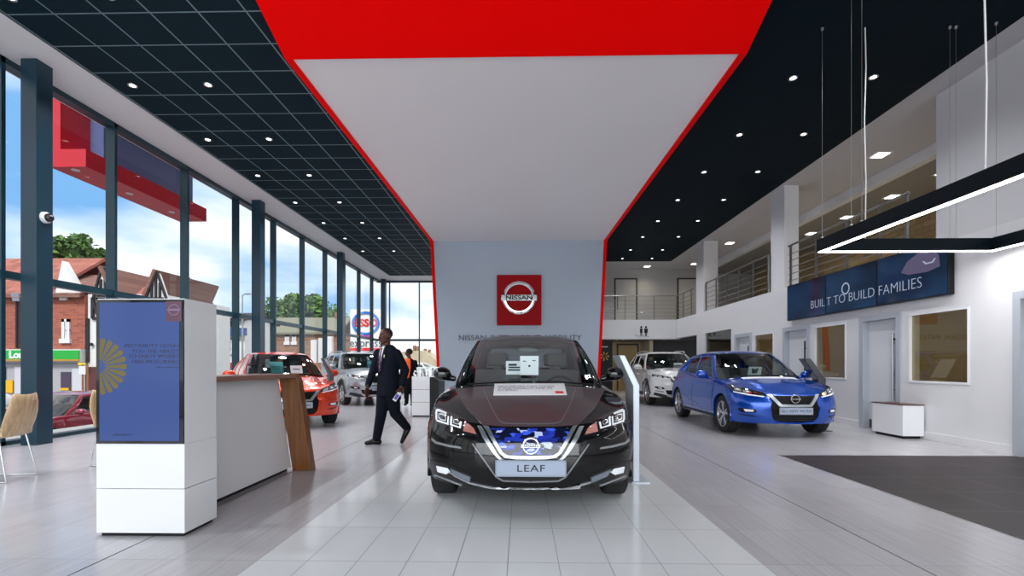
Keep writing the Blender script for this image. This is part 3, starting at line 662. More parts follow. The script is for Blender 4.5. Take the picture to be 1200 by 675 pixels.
# ------------------------------------------------------------------ chairs
WSH = wood_mat('chair_ply', rgb(206, 178, 140), rgb(180, 148, 108), 2)
def chair(loc, rz, label):
    t = thing('cafe_chair', label, 'chair', loc, rz, group='bent ply chairs by the window')
    rows = []
    for u in [i/10 for i in range(11)]:
        row = []
        for v in [j/8-.5 for j in range(9)]:
            if u < .5: s = u/.5; y, z, wd = -.20+.36*s, .45-.02*math.sin(s*PI), .40-.03*s
            else: s = (u-.5)/.5; y, z, wd = .16+.10*math.sin(s*1.4), .45+.42*s**1.15, .37+.05*math.sin(s*PI)-.08*s**3
            row.append((v*wd, y-(abs(v)*2)**2*.03*(1 if u > .5 else 0), z+(abs(v)*2)**2*.012))
        rows.append(row)
    MB().grid(rows).build('seat_shell', WSH, t, local=True, smooth=60, solid=.014)
    for s in (-1, 1):
        MB().tube([(s*.17, -.14, .44), (s*.20, -.22, .02), (s*.20, -.215, .008), (s*.20, .20, .008), (s*.20, .205, .02), (s*.17, .12, .44)], .008, 8).build('sled_leg', CHROME, t, local=True, smooth=60)
    MB().tube([(-.17, -.14, .435), (.17, -.14, .435)], .007, 8).build('crossbar', CHROME, t, local=True, smooth=60)
    return t
q = P(-14, 565, 567*1.17/137); chair((q.x, q.y+.1, 0), math.radians(-78), 'pale ply chair with wire legs at the left edge, in front of the column')
q = P(103, 545, 567*1.17/118); chair((q.x+.27, q.y+.15, 0), math.radians(80), 'pale ply chair with wire legs half hidden behind the screen totem')
# ------------------------------------------------------------------ information stands
def fin_stand(label, X, Y, rz, m=SILVER, m2=BLACK_GLOSS, h=.97, top=1.27, w_=.42, lean=.14, th_=.062):
    """bent slab: upright, with a reading face tilted back from the knee; local x is the lean direction"""
    t = thing('information_stand', label, 'information stand', (X, Y, 0), rz)
    prof = [(0, 0.0), (th_, 0.0), (th_, h), (th_-lean, top), (-lean+.0, top), (0-.0, h-.02)]
    prof = [(0, .012), (th_, .012), (th_, h), (th_*.9-lean, top), (-lean, top-.0), (0, h-.01)]
    MB().prism(prof, lambda u, v: (u, -w_/2, v), lambda u, v: (u, w_/2, v)).build('slab', m, t, local=True, recalc=True, bevel=.006)
    MB().box(-.015, th_+.10, -w_/2-.01, w_/2+.01, 0, .012).build('base_plate', m, t, local=True)
    a = Vector((th_, 0, h)); b = Vector((th_*.9-lean, 0, top)); d = (b-a).normalized(); n = Vector((d.z, 0, -d.x))
    P0 = [a+d*.02+n*.002+Vector((0, s*(w_/2-.02), 0)) for s in (-1, 1)]; P1 = [b-d*.02+n*.002+Vector((0, s*(w_/2-.02), 0)) for s in (-1, 1)]
    MB().hexa([P0[0], P0[1], P1[0], P1[1], P0[0]+n*.004, P0[1]+n*.004, P1[0]+n*.004, P1[1]+n*.004]).build('reading_panel', m2, t, local=True, recalc=True)
    MB().hexa([Vector((th_, -w_/2+.02, .2)), Vector((th_, w_/2-.02, .2)), Vector((th_, -w_/2+.02, h-.02)), Vector((th_, w_/2-.02, h-.02)), Vector((th_+.004, -w_/2+.02, .2)), Vector((th_+.004, w_/2-.02, .2)), Vector((th_+.004, -w_/2+.02, h-.02)), Vector((th_+.004, w_/2-.02, h-.02))]).build('front_insert', m2, t, local=True, recalc=True)
    return t
q = P(742, 566, 4.8); fin_stand('silver bent-slab stand standing at the right wheel of the black car', q.x, q.y+.18, 0, w_=.36, m=mat('silver_pale', (.60, .65, .72), .35, metal=.3), m2=mat('stand_insert', (.35, .38, .43), .3))
q = P(954, 480, 8.72); o = fin_stand('dark-faced slab stand behind the far front corner of the blue car', q.x+.02, q.y, math.radians(-12), m=mat('stand_dark', (.02, .022, .028), .3, coat=.3), m2=WHITE_GLOSS, w_=.30, h=.93, top=1.29, th_=.12, lean=.23)
q = P(386, 499, 9.75); fin_stand('slim dark slab stand beside the orange car', q.x, q.y, math.radians(4), w_=.22, m=mat('stand_dark_steel', (.05, .055, .065), .3, metal=.5), h=1.0, top=1.31, th_=.055, lean=.14)
# ------------------------------------------------------------------ white cabinet with bits of display ware
c0, c1 = P(482.6, 488.4, 10.98), P(503.6, 488.4, 10.98)
t = thing('display_cabinet', 'white cabinet with dark side and glass top case beside the black car', 'cabinet', ((c0.x+c1.x)/2, c0.y, 0))
MB().box(c0.x, c1.x, c0.y, c0.y+.9, .03, .90).build('body', WHITE_GLOSS, t, bevel=.003)
MB().box(c1.x, c1.x+.20, c0.y+.01, c0.y+.9, .03, .90).build('side_panel', BLACK, t)
MB().box(c0.x+.02, c1.x-.02, c0.y+.02, c0.y+.88, 0, .03).build('recessed_base', BLACK, t)
for z in (.33, .62): MB().box(c0.x, c1.x, c0.y-.0015, c0.y, z-.003, z+.003).build('drawer_joint', BLACK, t)
for z0, z1 in ((.035, .325), (.335, .615), (.625, .89)): MB().box(c0.x+.004, c1.x-.004, c0.y-.006, c0.y-.0016, z0, z1).build('drawer_front', WHITE_GLOSS, t)
MB().box(c0.x, c1.x+.2, c0.y+.5, c0.y+.508, .9, 1.13).build('glass_screen', glass('case_glass', (.85, .9, .95), 2.2), t)
MB().box(c0.x, c1.x+.22, c0.y, c0.y+.9, .9, .915).build('top', WHITE_GLOSS, t)
for k, (dx, dy, h, r_) in enumerate(((.06, .1, .14, .05), (.2, .3, .17, .045), (.32, .12, .20, .035), (.44, .35, .15, .05), (.52, .12, .18, .03))):
    mb = MB().lathe([(0, 0), (r_, 0), (r_*1.05, h*.5), (r_*.6, h*.75), (r_*.7, h), (0, h)], 16, Matrix.Translation((c0.x+dx, c0.y+dy, .916)))
    o = mb.build('metal_flask', STEEL if k % 2 else CHROME, smooth=50)
    props(o, ('squat chrome pot at the left end of the cabinet top', 'steel flask second from left on the cabinet', 'tall slim chrome flask in the middle of the cabinet top', 'steel pot at the back right of the cabinet top', 'slim chrome flask at the right end of the cabinet top')[k], 'flask', 'metal ware on the white cabinet')
# ------------------------------------------------------------------ car bodies
def lerp(a, b, t): return a+(b-a)*t
def curve(pts):
    """smooth interpolation through (x, y) pairs"""
    def f(x):
        if x <= pts[0][0]: return pts[0][1]
        if x >= pts[-1][0]: return pts[-1][1]
        for i in range(len(pts)-1):
            if x <= pts[i+1][0]:
                x0, y0 = pts[i]; x1, y1 = pts[i+1]; h = x1-x0; t = (x-x0)/h
                m0 = (y1-pts[i-1][1])/(x1-pts[i-1][0]) if i else (y1-y0)/h
                m1 = (pts[i+2][1]-y0)/(pts[i+2][0]-x0) if i+2 < len(pts) else (y1-y0)/h
                return (2*t**3-3*t*t+1)*y0+(t**3-2*t*t+t)*h*m0+(-2*t**3+3*t*t)*y1+(t**3-t*t)*h*m1
    return f
TYRE = RUBBER; ALLOY = mat('alloy', (.62, .63, .65), .25, metal=.9); DISC = mat('brake_disc_grey', (.03, .03, .03), .5)  # dark grey for the brake discs behind the spokes
SEAT = mat('seat_fabric', (.12, .12, .125), .8); DASH = mat('dash_plastic', (.02, .02, .022), .6); HEADL = mat('headliner', (.42, .42, .42), .8)
PLATE_M = mat('show_plate', rgb(158, 170, 190), .4); LAMPGL = mat('lamp_dark', (.012, .013, .016), .06, coat=.6); LED = mat('lamp_white', (.80, .82, .86), .2, emit=(.9, .95, 1), es=.08)
REFL = mat('lamp_amber', (.42, .16, .13), .2, coat=.5); SIDEGL = glass('car_side_glass', (.34, .38, .38), 1.3); CARD = mat('paper_card', (.62, .74, .76), .6); PRINT = mat('card_print', (.02, .03, .04), .6)
TRIMB = mat('cladding_black', (.015, .015, .016), .55); CAVITY = mat('cavity', (.004, .004, .004), .9)
class Car:
    def __init__(s, name, label, loc, rz, paint, sp, group=None, scale=1, cat='car'):
        s.sp = sp; s.root = thing(name, label, cat, loc, rz, group); s.root.scale = (scale,)*3; s.scale = scale
        s.off = Matrix.Translation((0, -sp['L']/2, 0)); s.paint = paint
        s.W2 = sp['W']/2; s.zs = curve(sp['shoulder']); s.wp = curve(sp['wprof']); s.nf = curve(sp['nose']); s.nr = curve(sp['tail'])
        s.wy = (sp['fo'], sp['fo']+sp['wb']); s.r = sp['r']; s.R = sp['r']+sp.get('archgap', .035)
        s.W_ = None
    def put(s, mb, name, m, parent=None, **kw):
        me = mb.mesh(name, kw.pop('weld', False), kw.pop('recalc', False)) if isinstance(mb, MB) else mb
        me.transform(s.off)
        return finish(me, name, m, parent or s.root, local=True, **kw)
    # -- body surface
    def pt(s, t, v, inset=0):
        sp = s.sp; L = sp['L']; z = .22+.55*v
        for _ in range(4):
            zn = (z-.2)/(.95-.2)
            yf, yr = s.nf(z), s.nr(z); w = s.W2*s.wp(zn); n = sp['n']
            if t <= 1:
                a = t*PI/2; x = w*math.sin(a)**(2/n); y = yf+sp['Lf']*(1-max(0, math.cos(a))**(2/n))
            elif t < 2:
                y = lerp(yf+sp['Lf'], L-yr-sp['Lr'], t-1); x = w
            else:
                a = (t-2)*PI/2; m = sp.get('nr', 2.8); x = w*max(0, math.cos(a))**(2/m); y = L-yr-sp['Lr']*(1-max(0, math.sin(a))**(2/m))
            q = (y-L/2)/(L/2); x *= 1-.035*abs(q)**3
            zb = sp['zb']+sp.get('fkick', 0)*max(0, 1-y/.7)
            if y > L-.6: zb += .08*(y-L+.6)/.6
            for yw in s.wy:
                if abs(y-yw) < s.R and t > .6: zb = max(zb, s.r+math.sqrt(max(0, s.R**2-(y-yw)**2)))
            zt = s.zs(y); z = zb+(zt-zb)*v
        return Vector((max(0, x-inset), y, z))
    def body(s):
        sp = s.sp; L = sp['L']
        ts = [i/22 for i in range(23)]; yf, yr = s.nf(.5)+sp['Lf'], L-s.nr(.5)-sp['Lr']
        side = set(lerp(yf, yr, i/40) for i in range(1, 40))
        for yw in s.wy:
            side |= {yw-s.R*math.cos(a) for a in [PI*k/24 for k in range(25)]}; side |= {yw-s.R-.004, yw+s.R+.004}
        ts += sorted(1+(y-yf)/(yr-yf) for y in side if yf < y < yr); ts += [2+i/14 for i in range(15)]
        # also fine samples where the arch runs into the front corner
        a0 = s.wy[0]-s.R
        if a0 < yf: ts += [1-k*.012 for k in range(1, 24)]
        if s.wy[1]+s.R > yr: ts += [2+k*.012 for k in range(1, 20)]
        ts = sorted(set(round(t, 5) for t in ts)); vs = [i/20 for i in range(21)]
        rows = []
        for t in ts:
            col = [s.pt(t, v) for v in vs]; b = col[0]
            lip = Vector((b.x*.93 if t <= .6 or t > 2 else b.x-.05, b.y+(.05 if t < .3 else 0)-(.05 if t > 2.7 else 0), b.z+.002))
            top = col[-1]; k = min(1, max(0, (top.y-.1)/.8))
            rim = Vector((top.x*.985, lerp(top.y, L/2, .004), top.z+.006)); inn = Vector((top.x*(1-.10*k), lerp(top.y, L/2, .01), top.z+.012*k))
            rows.append([lip]+col+[rim, inn])
        mb = MB()
        for sg in (1, -1): mb.grid([[Vector((sg*p.x, p.y, p.z)) for p in r] for r in rows], flip=(sg < 0))
        s.shell = mb
        o = s.put(mb, 'body', s.paint, weld=True, recalc=False, smooth=48)
        # bonnet and the deck behind it
        def wtop(y): return s.W2*s.wp((s.zs(y)-.2)/.75)*(1-.035*abs((y-L/2)/(L/2))**3)
        n = sp['n']; ztop = s.zs(.15); yfr = s.nf(ztop); rows = []
        A = [math.sin(PI/2*i/24) for i in range(-24, 25)]; c = s.cowl
        for a in A:
            ca = max(0, 1-abs(a)**n)**(1/n); y0 = yfr+sp['Lf']*(1-ca); row = []
            for j in range(27):
                b = j/26; y = y0
                for _ in range(3):
                    x = a*wtop(y)*.985; ye = c(x)+.015; y = lerp(y0+.004, max(ye, y0+.05), b)
                row.append(Vector((x, y, s.top(x, y, y0)+.004)))
            rows.append(row)
        mb2 = MB().grid(rows, flip=True); s.hoodmb = mb2
        o2 = s.put(mb2, 'bonnet', s.paint, smooth=50)
        s.bvh = BVHTree.FromPolygons([tuple(v) for v in mb.v], mb.f)
        k = len(mb.v); s.bvh_all = BVHTree.FromPolygons([tuple(v) for v in mb.v+mb2.v], mb.f+[[i+k for i in f] for f in mb2.f])
        return o
    def top(s, x, y, y0=0):
        sp = s.sp; a = min(1, abs(x)/(s.W2*.9)); cr = sp.get('crown', .06)*min(1, max(0, (y-y0))/.35)
        z = s.zs(y)+cr*(1-a**2.4)
        if 'ridge' in sp:
            xr, h, wd = sp['ridge']; xx = xr+(y-.2)*.12
            z += h*min(1, max(0, y-y0)/.25)*(1/(1+math.exp(-(abs(x)-xx)/wd))-1)*-1*0 + h*min(1, max(0, y-y0-.05)/.3)*(1/(1+math.exp((abs(x)-xx)/wd)))
        return z
    def cowl(s, x):
        g = s.sp['gh']; n = g['n']; a = min(1, abs(x)/g['wb']); return g['yc']+g['cc']*(1-max(0, 1-a**n)**(1/n))
    # -- greenhouse
    def gp(s, t, v, off=0):
        g = s.sp['gh']; L = s.sp['L']
        def ring(t, w, y0, c0, y1, c1, n):
            if t <= 1:
                a = t*PI/2; return w*math.sin(a)**(2/n), y0+c0*(1-max(0, math.cos(a))**(2/n))
            if t < 2: return w, lerp(y0+c0, y1-c1, t-1)
            a = (t-2)*PI/2; return w*max(0, math.cos(a))**(2/n), y1-c1*(1-max(0, math.sin(a))**(2/n))
        xb, yb = ring(t, g['wb']+off, g['yc']-off, g['cc'], g['yr']+off, g['cr'], g['n']); xt, yt = ring(t, g['wt']+off, g['yh']-off, g['ch'], g['yt']+off, g['ct'], g['n'])
        x = lerp(xb, xt, v)+(g.get('bul', .02)*4*v*(1-v) if 1 >= 0 else 0)*min(1, xb/g['wb']); y = lerp(yb, yt, v)
        if t < 1: y -= g.get('wsb', .03)*4*v*(1-v)*math.cos(t*PI/2)
        zb = s.top(xb, yb) if t < 1 else s.zs(yb)+.008; zb = min(zb, s.zs(yb)+s.sp.get('crown', .06)) ; zt = s.zr(yt)-s.drop(xt)
        return Vector((x, y, lerp(zb, zt, v)))
    def drop(s, x): return .030*min(1, abs(x)/s.sp['gh']['wt'])**7
    def greenhouse(s, clear=True):
        g = s.sp['gh']; s.zr = curve(g['roof'])
        ua = g.get('ua', .74); vws = g.get('vws', (.0, .93)); vsd = (.06, .86)
        sides = g['sides']; tr = g.get('tr', 2.42)
        ts = [ua*i/16 for i in range(17)]+[ua+(1-ua)*i/6 for i in range(1, 7)]
        for a, b in sides: ts += [a+(b-a)*i/8 for i in range(9)]
        ts += [2+.42*i/6 for i in range(7)]+[tr+(3-tr)*i/8 for i in range(9)]; ts += [1.0, 2.0, 1.985]
        ts = sorted(set(round(t, 5) for t in ts)); vs = sorted(set([0, 1]+[round(lerp(*vws, i/8), 5) for i in range(9)]+[round(lerp(*vsd, i/8), 5) for i in range(9)]+[.22, .9, .97]))
        def region(t, v):
            if t < ua and vws[0] < v < vws[1]: return 'windscreen'
            for i, (a, b) in enumerate(sides):
                if a < t < b and vsd[0] < v < vsd[1]: return 'side%d' % i
            if t > tr and .22 < v < .9: return 'rear_window'
            if t < ua: return 'frit'
        groups = {}
        for i in range(len(ts)-1):
            for j in range(len(vs)-1):
                k = region((ts[i]+ts[i+1])/2, (vs[j]+vs[j+1])/2)
                for sg in (1, -1):
                    key = (k, sg if k and k.startswith('side') else 0)
                    mb = groups.setdefault(key, MB()); o = 0
                    p = [s.gp(ts[i], vs[j], o), s.gp(ts[i+1], vs[j], o), s.gp(ts[i+1], vs[j+1], o), s.gp(ts[i], vs[j+1], o)]
                    p = [Vector((sg*q.x, q.y, q.z)) for q in p]
                    mb.add(p, [(0, 1, 2, 3)] if sg > 0 else [(3, 2, 1, 0)])
        for (k, sg), mb in groups.items():
            if k is None: s.put(mb, 'roof_frame', s.paint, weld=True, smooth=50, solid=.012)
            elif k == 'frit': s.put(mb, 'windscreen_surround', BLACK_GLOSS, weld=True, smooth=50)
            elif k == 'windscreen': s.put(mb, 'windscreen', glass('windscreen_glass', (.74, .80, .79), 1.7), weld=True, smooth=60)
            elif k == 'rear_window': s.put(mb, 'rear_window', SIDEGL, weld=True, smooth=60)
            else: s.put(mb, 'side_window', SIDEGL, weld=True, smooth=60)
        # roof skin
        rows = []
        for a in [math.sin(PI/2*i/16) for i in range(-16, 17)]:
            n = g['n']; ca = max(0, 1-abs(a)**n)**(1/n); y0 = g['yh']+g['ch']*(1-ca); y1 = g['yt']-g['ct']*(1-ca); row = []
            for j in range(25):
                y = lerp(y0, y1, j/24); k = min(1, j/3, (24-j)/3); row.append(Vector((a*g['wt'], y, s.zr(y)-s.drop(a*g['wt'])+g.get('rc', .03)*(1-abs(a)**2.5)*k**.6)))
            rows.append(row)
        s.put(MB().grid(rows, flip=True), 'roof', s.sp.get('roofmat') or s.paint, smooth=60)
        s.put(MB().grid([[v+Vector((0, 0, -.035)) for v in r] for r in rows]), 'headliner', HEADL, smooth=60)
    def inside(s, seats=True, underbody=True):
        sp = s.sp; g = sp['gh']; L = sp['L']; zd = s.zs(g['yc']+.3)
        if underbody:
            wn = s.W2-.27
            mb = MB(); mb.box(-wn, wn, .35, L-.35, sp['zb']+.03, .5); mb.box(-s.W2+.08, s.W2-.08, s.wy[0]+s.R+.03, s.wy[1]-s.R-.03, sp['zb']+.01, .45); mb.box(-s.W2*.7, s.W2*.7, .22, .4, sp['zb']+.03, .45)
            s.put(mb, 'underbody', CAVITY)
            for yw in s.wy:      # wheel housings
                for sg in (-1, 1):
                    rows = []
                    for x in (s.W2-.045, s.W2-.27): rows.append([Vector((sg*x, yw-(s.R+.004)*math.cos(a), s.r+(s.R+.004)*math.sin(a))) for a in [PI*k/14 for k in range(15)]])
                    s.put(MB().grid(rows), 'wheel_housing', CAVITY, smooth=60)
        rows = []
        for x in [i/10*g['wb']*.97 for i in range(-10, 11)]:
            yc = s.cowl(x); rows.append([Vector((x, yc+.01, s.top(x, yc)-.035)), Vector((x, yc+.12, zd-.0)), Vector((x, yc+.55, zd+.01)), Vector((x, yc+.64, zd-.04)), Vector((x, yc+.66, zd-.35))])
        s.put(MB().grid(rows, flip=True), 'dashboard', DASH, smooth=50)
        s.put(MB().box(-s.W2+.09, s.W2-.09, g['yc']+.3, g['yr']-.1, .30, .34), 'cabin_floor', DASH)
        if seats:
            for x in (-.37, .37):
                for y, w_ in ((g['yc']+1.25, .26), (g['yc']+2.05, .30)):
                    mb = MB(); M = Matrix.Translation((x, y, .52)) @ Matrix.Rotation(-.22, 4, 'X')
                    mb.box(-w_, w_, -.06, .07, 0, .60, M); mb.box(-.12, .12, -.04, .06, .66, .82, M); mb.box(-.05, .05, -.01, .02, .6, .66, M)
                    mb.box(x-w_, x+w_, y-.5, y, .40, .54)
                    s.put(mb, 'seat', SEAT, bevel=.03)
            mb = MB(); M = Matrix.Translation((.36, g['yc']+.78, zd-.06)) @ Matrix.Rotation(math.radians(68), 4, 'X')
            mb.tube([M @ Vector((.18*math.cos(a), .18*math.sin(a), 0)) for a in [2*PI*k/24 for k in range(24)]], .015, 8, closed=True); mb.box(-.17, .17, -.02, .03, -.015, .01, M)
            s.put(mb, 'steering_wheel', DASH, smooth=50)
    def wheels(s, style=10, face=ALLOY):
        r = s.r; tw = .20
        for i, yw in enumerate(s.wy):
            for sg in (-1, 1):
                cx = sg*(s.W2*1.0-.035-tw/2); M = Matrix.Translation((cx, yw, r)) @ Matrix.Rotation(sg*PI/2, 4, 'Y')   # local z points outboard
                pr = [(r*.66, -tw/2), (r*.93, -tw/2), (r*.985, -tw/2+.015), (r, -tw/2+.03), (r, -.02), (r*.994, -.018), (r*.994, -.012), (r, -.010), (r, .010), (r*.994, .012), (r*.994, .018), (r, .02), (r, tw/2-.03), (r*.985, tw/2-.012), (r*.92, tw/2), (r*.70, tw/2-.004), (r*.66, tw/2-.02)]
                mb = MB().lathe(pr, 48, M, closed=True)
                wo = s.put(mb, 'wheel', TYRE, smooth=40)
                rm = MB(); R = r*.69
                rm.lathe([(R, tw/2-.02), (R, tw/2-.004), (R*.955, tw/2-.006), (R*.93, tw/2-.03), (R*.92, -tw/2+.02), (R, -tw/2+.02)], 40, M, closed=True)
                rm.lathe([(0, tw/2-.02), (R*.17, tw/2-.02), (R*.21, tw/2-.035), (R*.21, tw/2-.07), (0, tw/2-.07)], 20, M)
                for k in range(style):
                    a = 2*PI*(k//2*2)/style+(.16 if k % 2 else -.16) if style >= 10 else 2*PI*k/style
                    Mk = M @ Matrix.Rotation(a, 4, 'Z')
                    w0, w1 = (R*.06, R*.085) if style >= 10 else (R*.10, R*.17)
                    rm.hexa([Mk @ Vector(q) for q in ((R*.15, -w0, tw/2-.06), (R*.95, -w1, tw/2-.045), (R*.15, w0, tw/2-.06), (R*.95, w1, tw/2-.045), (R*.15, -w0, tw/2-.024), (R*.95, -w1, tw/2-.008), (R*.15, w0, tw/2-.024), (R*.95, w1, tw/2-.008))])
                s.put(rm, 'rim', face, wo, smooth=40, recalc=True)
                s.put(MB().lathe([(0, -.0), (R*.62, -.0), (R*.62, -.02), (R*.9, -.03), (R*.9, -.04), (0, -.04)], 32, M), 'brake_disc', DISC, wo)
    # -- panels laid on the body surface
    def caster(s, mode, bvh=None):
        bvh = bvh or s.bvh_all
        inv = (s.root_matrix() @ s.off).inverted()
        def cast(u, v):
            if mode == 'front': o, d = Vector((u, -3, v)), Vector((0, 1, 0))
            elif mode == 'rear': o, d = Vector((u, s.sp['L']+3, v)), Vector((0, -1, 0))
            elif mode == 'left': o, d = Vector((3, u, v)), Vector((-1, 0, 0))
            elif mode == 'right': o, d = Vector((-3, u, v)), Vector((1, 0, 0))
            elif mode == 'top': o, d = Vector((u, v, 4)), Vector((0, 0, -1))
            elif mode == 'px':
                o, d = ray(u, v); e_ = o+d; o = inv @ o; d = ((inv @ e_)-o).normalized()
            h = bvh.ray_cast(o, d, 30)
            if h[0] is None: return (None, None, o, d)
            return (h[0], h[1] if h[1].dot(d) < 0 else -h[1], o, d)
        return cast
    def root_matrix(s): return Matrix.Translation(s.root.location) @ Matrix.Rotation(s.root.rotation_euler.z, 4, 'Z') @ Matrix.Diagonal((s.scale, s.scale, s.scale, 1))
    def panel(s, poly, mode, name, m, t=.006, lift=.0015, maxe=None, mirror=False, parent=None, bvh=None, smooth=30, grid=None, label=None):
        """raised panel: a 2D outline cast on to the body and given thickness t along the surface normal"""
        cast = s.caster(mode, bvh); bm = bmesh.new()
        vs = [bm.verts.new((u, v, 0)) for u, v in poly]; bm.faces.new(vs); bm.normal_update(); bmesh.ops.triangulate(bm, faces=bm.faces)
        if maxe is None: maxe = 5 if mode == 'px' else .05
        for _ in range(7):
            es = [e_ for e_ in bm.edges if e_.calc_length() > maxe]
            if not es: break
            bmesh.ops.subdivide_edges(bm, edges=es, cuts=1); bm.normal_update(); bmesh.ops.triangulate(bm, faces=bm.faces)
        hits = {}; last = None
        for v in bm.verts: hits[v] = cast(v.co.x, v.co.y)
        good = [h for h in hits.values() if h[0] is not None]
        if not good: bm.free(); print('PANEL MISSED', name); return None
        dm = sum((h[0]-h[2]).length for h in good)/len(good)
        for v, h in list(hits.items()):
            if h[0] is None:
                q = (bvh or s.bvh_all).find_nearest(h[2]+h[3]*dm); nn = q[1] if q[1].dot(h[3]) < 0 else -q[1]; hits[v] = (q[0], nn, h[2], h[3])
        bm.verts.index_update(); V = list(bm.verts); n = len(V); nor = [Vector(hits[v][1]) for v in V]
        for _ in range(2):
            nn = [Vector(q) for q in nor]
            for e_ in bm.edges:
                a, b = e_.verts[0].index, e_.verts[1].index; nn[a] += nor[b]*.5; nn[b] += nor[a]*.5
            nor = [q.normalized() for q in nn]
        topv = [hits[v][0]+nor[i]*(t+lift) for i, v in enumerate(V)]; botv = [hits[v][0]-nor[i]*.004 for i, v in enumerate(V)]
        mb = MB(); fs = []
        dref = hits[V[0]][3]
        for f in bm.faces:
            idx = [v.index for v in f.verts]; a, b, c = [topv[i] for i in idx]; nrm = (b-a).cross(c-a)
            fs.append(idx if nrm.dot(nor[idx[0]]) > 0 else idx[::-1])
        walls = [[(e_.verts[0].index, e_.verts[1].index)] for e_ in bm.edges if len(e_.link_faces) == 1]
        wl = [(a[0][0], a[0][1], a[0][1]+n, a[0][0]+n) for a in walls]
        bm.free(); outs = []
        for sg in ((1, -1) if mirror else (1,)):
            tv = [Vector((sg*p.x, p.y, p.z)) for p in topv]; bv = [Vector((sg*p.x, p.y, p.z)) for p in botv]
            q = MB(); q.add(tv+bv, [f if sg > 0 else f[::-1] for f in fs]+wl)
            o = s.put(q, name, m, (parent[0 if sg > 0 else 1] if isinstance(parent, (list, tuple)) else parent), smooth=smooth)
            if label: o['label'] = label
            outs.append(o)
        return outs if mirror else outs[0]
    def arch_trim(s, w_=.055, m=TRIMB):
        for yw in s.wy:
            for sg in (1, -1):
                cast = s.caster('left' if sg > 0 else 'right', s.bvh); rows = []
                for i in range(29):
                    a = PI*i/28; row = []
                    for rr in (s.R+.002, s.R+w_*.5, s.R+w_):
                        h = cast(yw-rr*math.cos(a), s.r+rr*math.sin(a)); q = h[0] if h[0] is not None else s.bvh.find_nearest(Vector((sg*s.W2, yw-rr*math.cos(a), s.r+rr*math.sin(a))))[0]
                        row.append(Vector(q)+Vector((sg*.012, 0, 0)))
                    rows.append([row[0]-Vector((sg*.05, 0, 0))]+row+[row[-1]-Vector((sg*.014, 0, 0))])
                s.put(MB().grid(rows, flip=sg < 0), 'arch_trim', m, smooth=40)
    def mirrors(s, y, z, x=None, m=None, sz=(.115, .07, .078)):
        x = x or s.W2+.10
        for sg in (1, -1):
            mb = MB(); mb.ball((sg*x, y, z), sz, 18); mb.tube([(sg*(x-.14), y+.03, z-.05), (sg*(x-.03), y, z-.045)], [.035, .028], 10)
            me = remeshed(mb, .014, 3); o = s.put(me, 'door_mirror', m or s.paint, smooth=180)
            s.put(MB().ball((sg*x, y+sz[1]*.55, z), (sz[0]*.86, sz[1]*.5, sz[2]*.84), 14), 'mirror_glass', CHROME, o, smooth=60)
            s.put(MB().box(sg*x-sz[0]*.6, sg*x+sz[0]*.6, y-sz[1]*.93, y-sz[1]*.80, z-.028, z-.018), 'indicator', TRIMB, o)
    def plate(s, z, y, txt, w_=.54, h=.115, size=.085, tilt=.06, tx=1.3):
        o = s.put(MB().box(-w_/2, w_/2, y-.012, y, z-h/2, z+h/2), 'number_plate', PLATE_M, bevel=.004)
        fr = MB(); b = .006
        fr.box(-w_/2+.004, w_/2-.004, y-.0145, y-.012, z+h/2-b-.004, z+h/2-.004); fr.box(-w_/2+.004, w_/2-.004, y-.0145, y-.012, z-h/2+.004, z-h/2+b+.004); fr.box(-w_/2+.004, -w_/2+.004+b, y-.0145, y-.012, z-h/2+.004, z+h/2-.004); fr.box(w_/2-.004-b, w_/2-.004, y-.0145, y-.012, z-h/2+.004, z+h/2-.004)
        s.put(fr, 'plate_border', mat('plate_border', (.30, .33, .38), .4), o)
        M = s.off @ face_y(0, y-.0135, z)
        text(txt, size, M, 'lettering', BLACK, o, ext=.001, sx=tx, local=True, space=1.1)
    def badge(s, y, z, R, parent=None):
        return badge(0, y-s.sp['L']/2, z, R, parent or s.root, CHROME, local=True, d=.012)

NOSE = [(.15, .10), (.28, .02), (.45, 0), (.58, .02), (.72, .09), (.85, .22), (1, .5)]
WPROF = [(-.1, .93), (0, .955), (.25, .985), (.5, 1.0), (.75, .975), (.92, .93), (1.05, .88), (1.3, .86)]
# ------------------------------------------------------------------ the black electric hatchback in the middle
def mk(name, label, loc, rz, paint, sp, **kw):
    c = Car(name, label, loc, rz, paint, sp, **kw); c.body(); c.greenhouse(); c.inside(**({} if sp.get('seats', 1) else {'seats': False})); c.wheels(sp.get('spokes', 10)); return c
LEAF = dict(L=4.48, W=1.79, fo=.86, wb=2.70, r=.316, zb=.235, n=2.35, Lf=.62, Lr=.35, crown=.065, fkick=.0,
    shoulder=[(0, .69), (.10, .70), (.3, .755), (.62, .84), (1.0, .905), (1.6, .955), (2.6, .985), (3.6, 1.02), (4.48, 1.03)],
    wprof=WPROF, nose=[(.15, .10), (.26, .04), (.40, 0), (.52, .0), (.62, .03), (.70, .09), (.85, .16), (1, .3)], tail=[(.2, .05), (.5, 0), (1, .1)], ridge=(.46, .018, .012),
    gh=dict(wb=.755, wt=.585, yc=1.02, cc=.46, yh=1.98, ch=.20, yr=4.25, cr=.3, yt=3.75, ct=.25, n=2.9, bul=.03, wsb=.05, ua=.80, vws=(.0, .94),
            roof=[(1.9, 1.455), (2.2, 1.495), (2.7, 1.515), (3.3, 1.50), (3.8, 1.46)], rc=.03, sides=[(1.02, 1.34), (1.40, 1.72), (1.76, 1.94)]))
BLK = mat('car_black', (.0055, .0052, .0056), .16, coat=.62, spec=.05)
BONNET_SHEEN = mat('bonnet_sheen', (.058, .042, .047), .42, coat=.35, spec=.4)  # brown over the black paint stands in for the arch ceiling's reflection
nose = P(622, 550, 3.60)
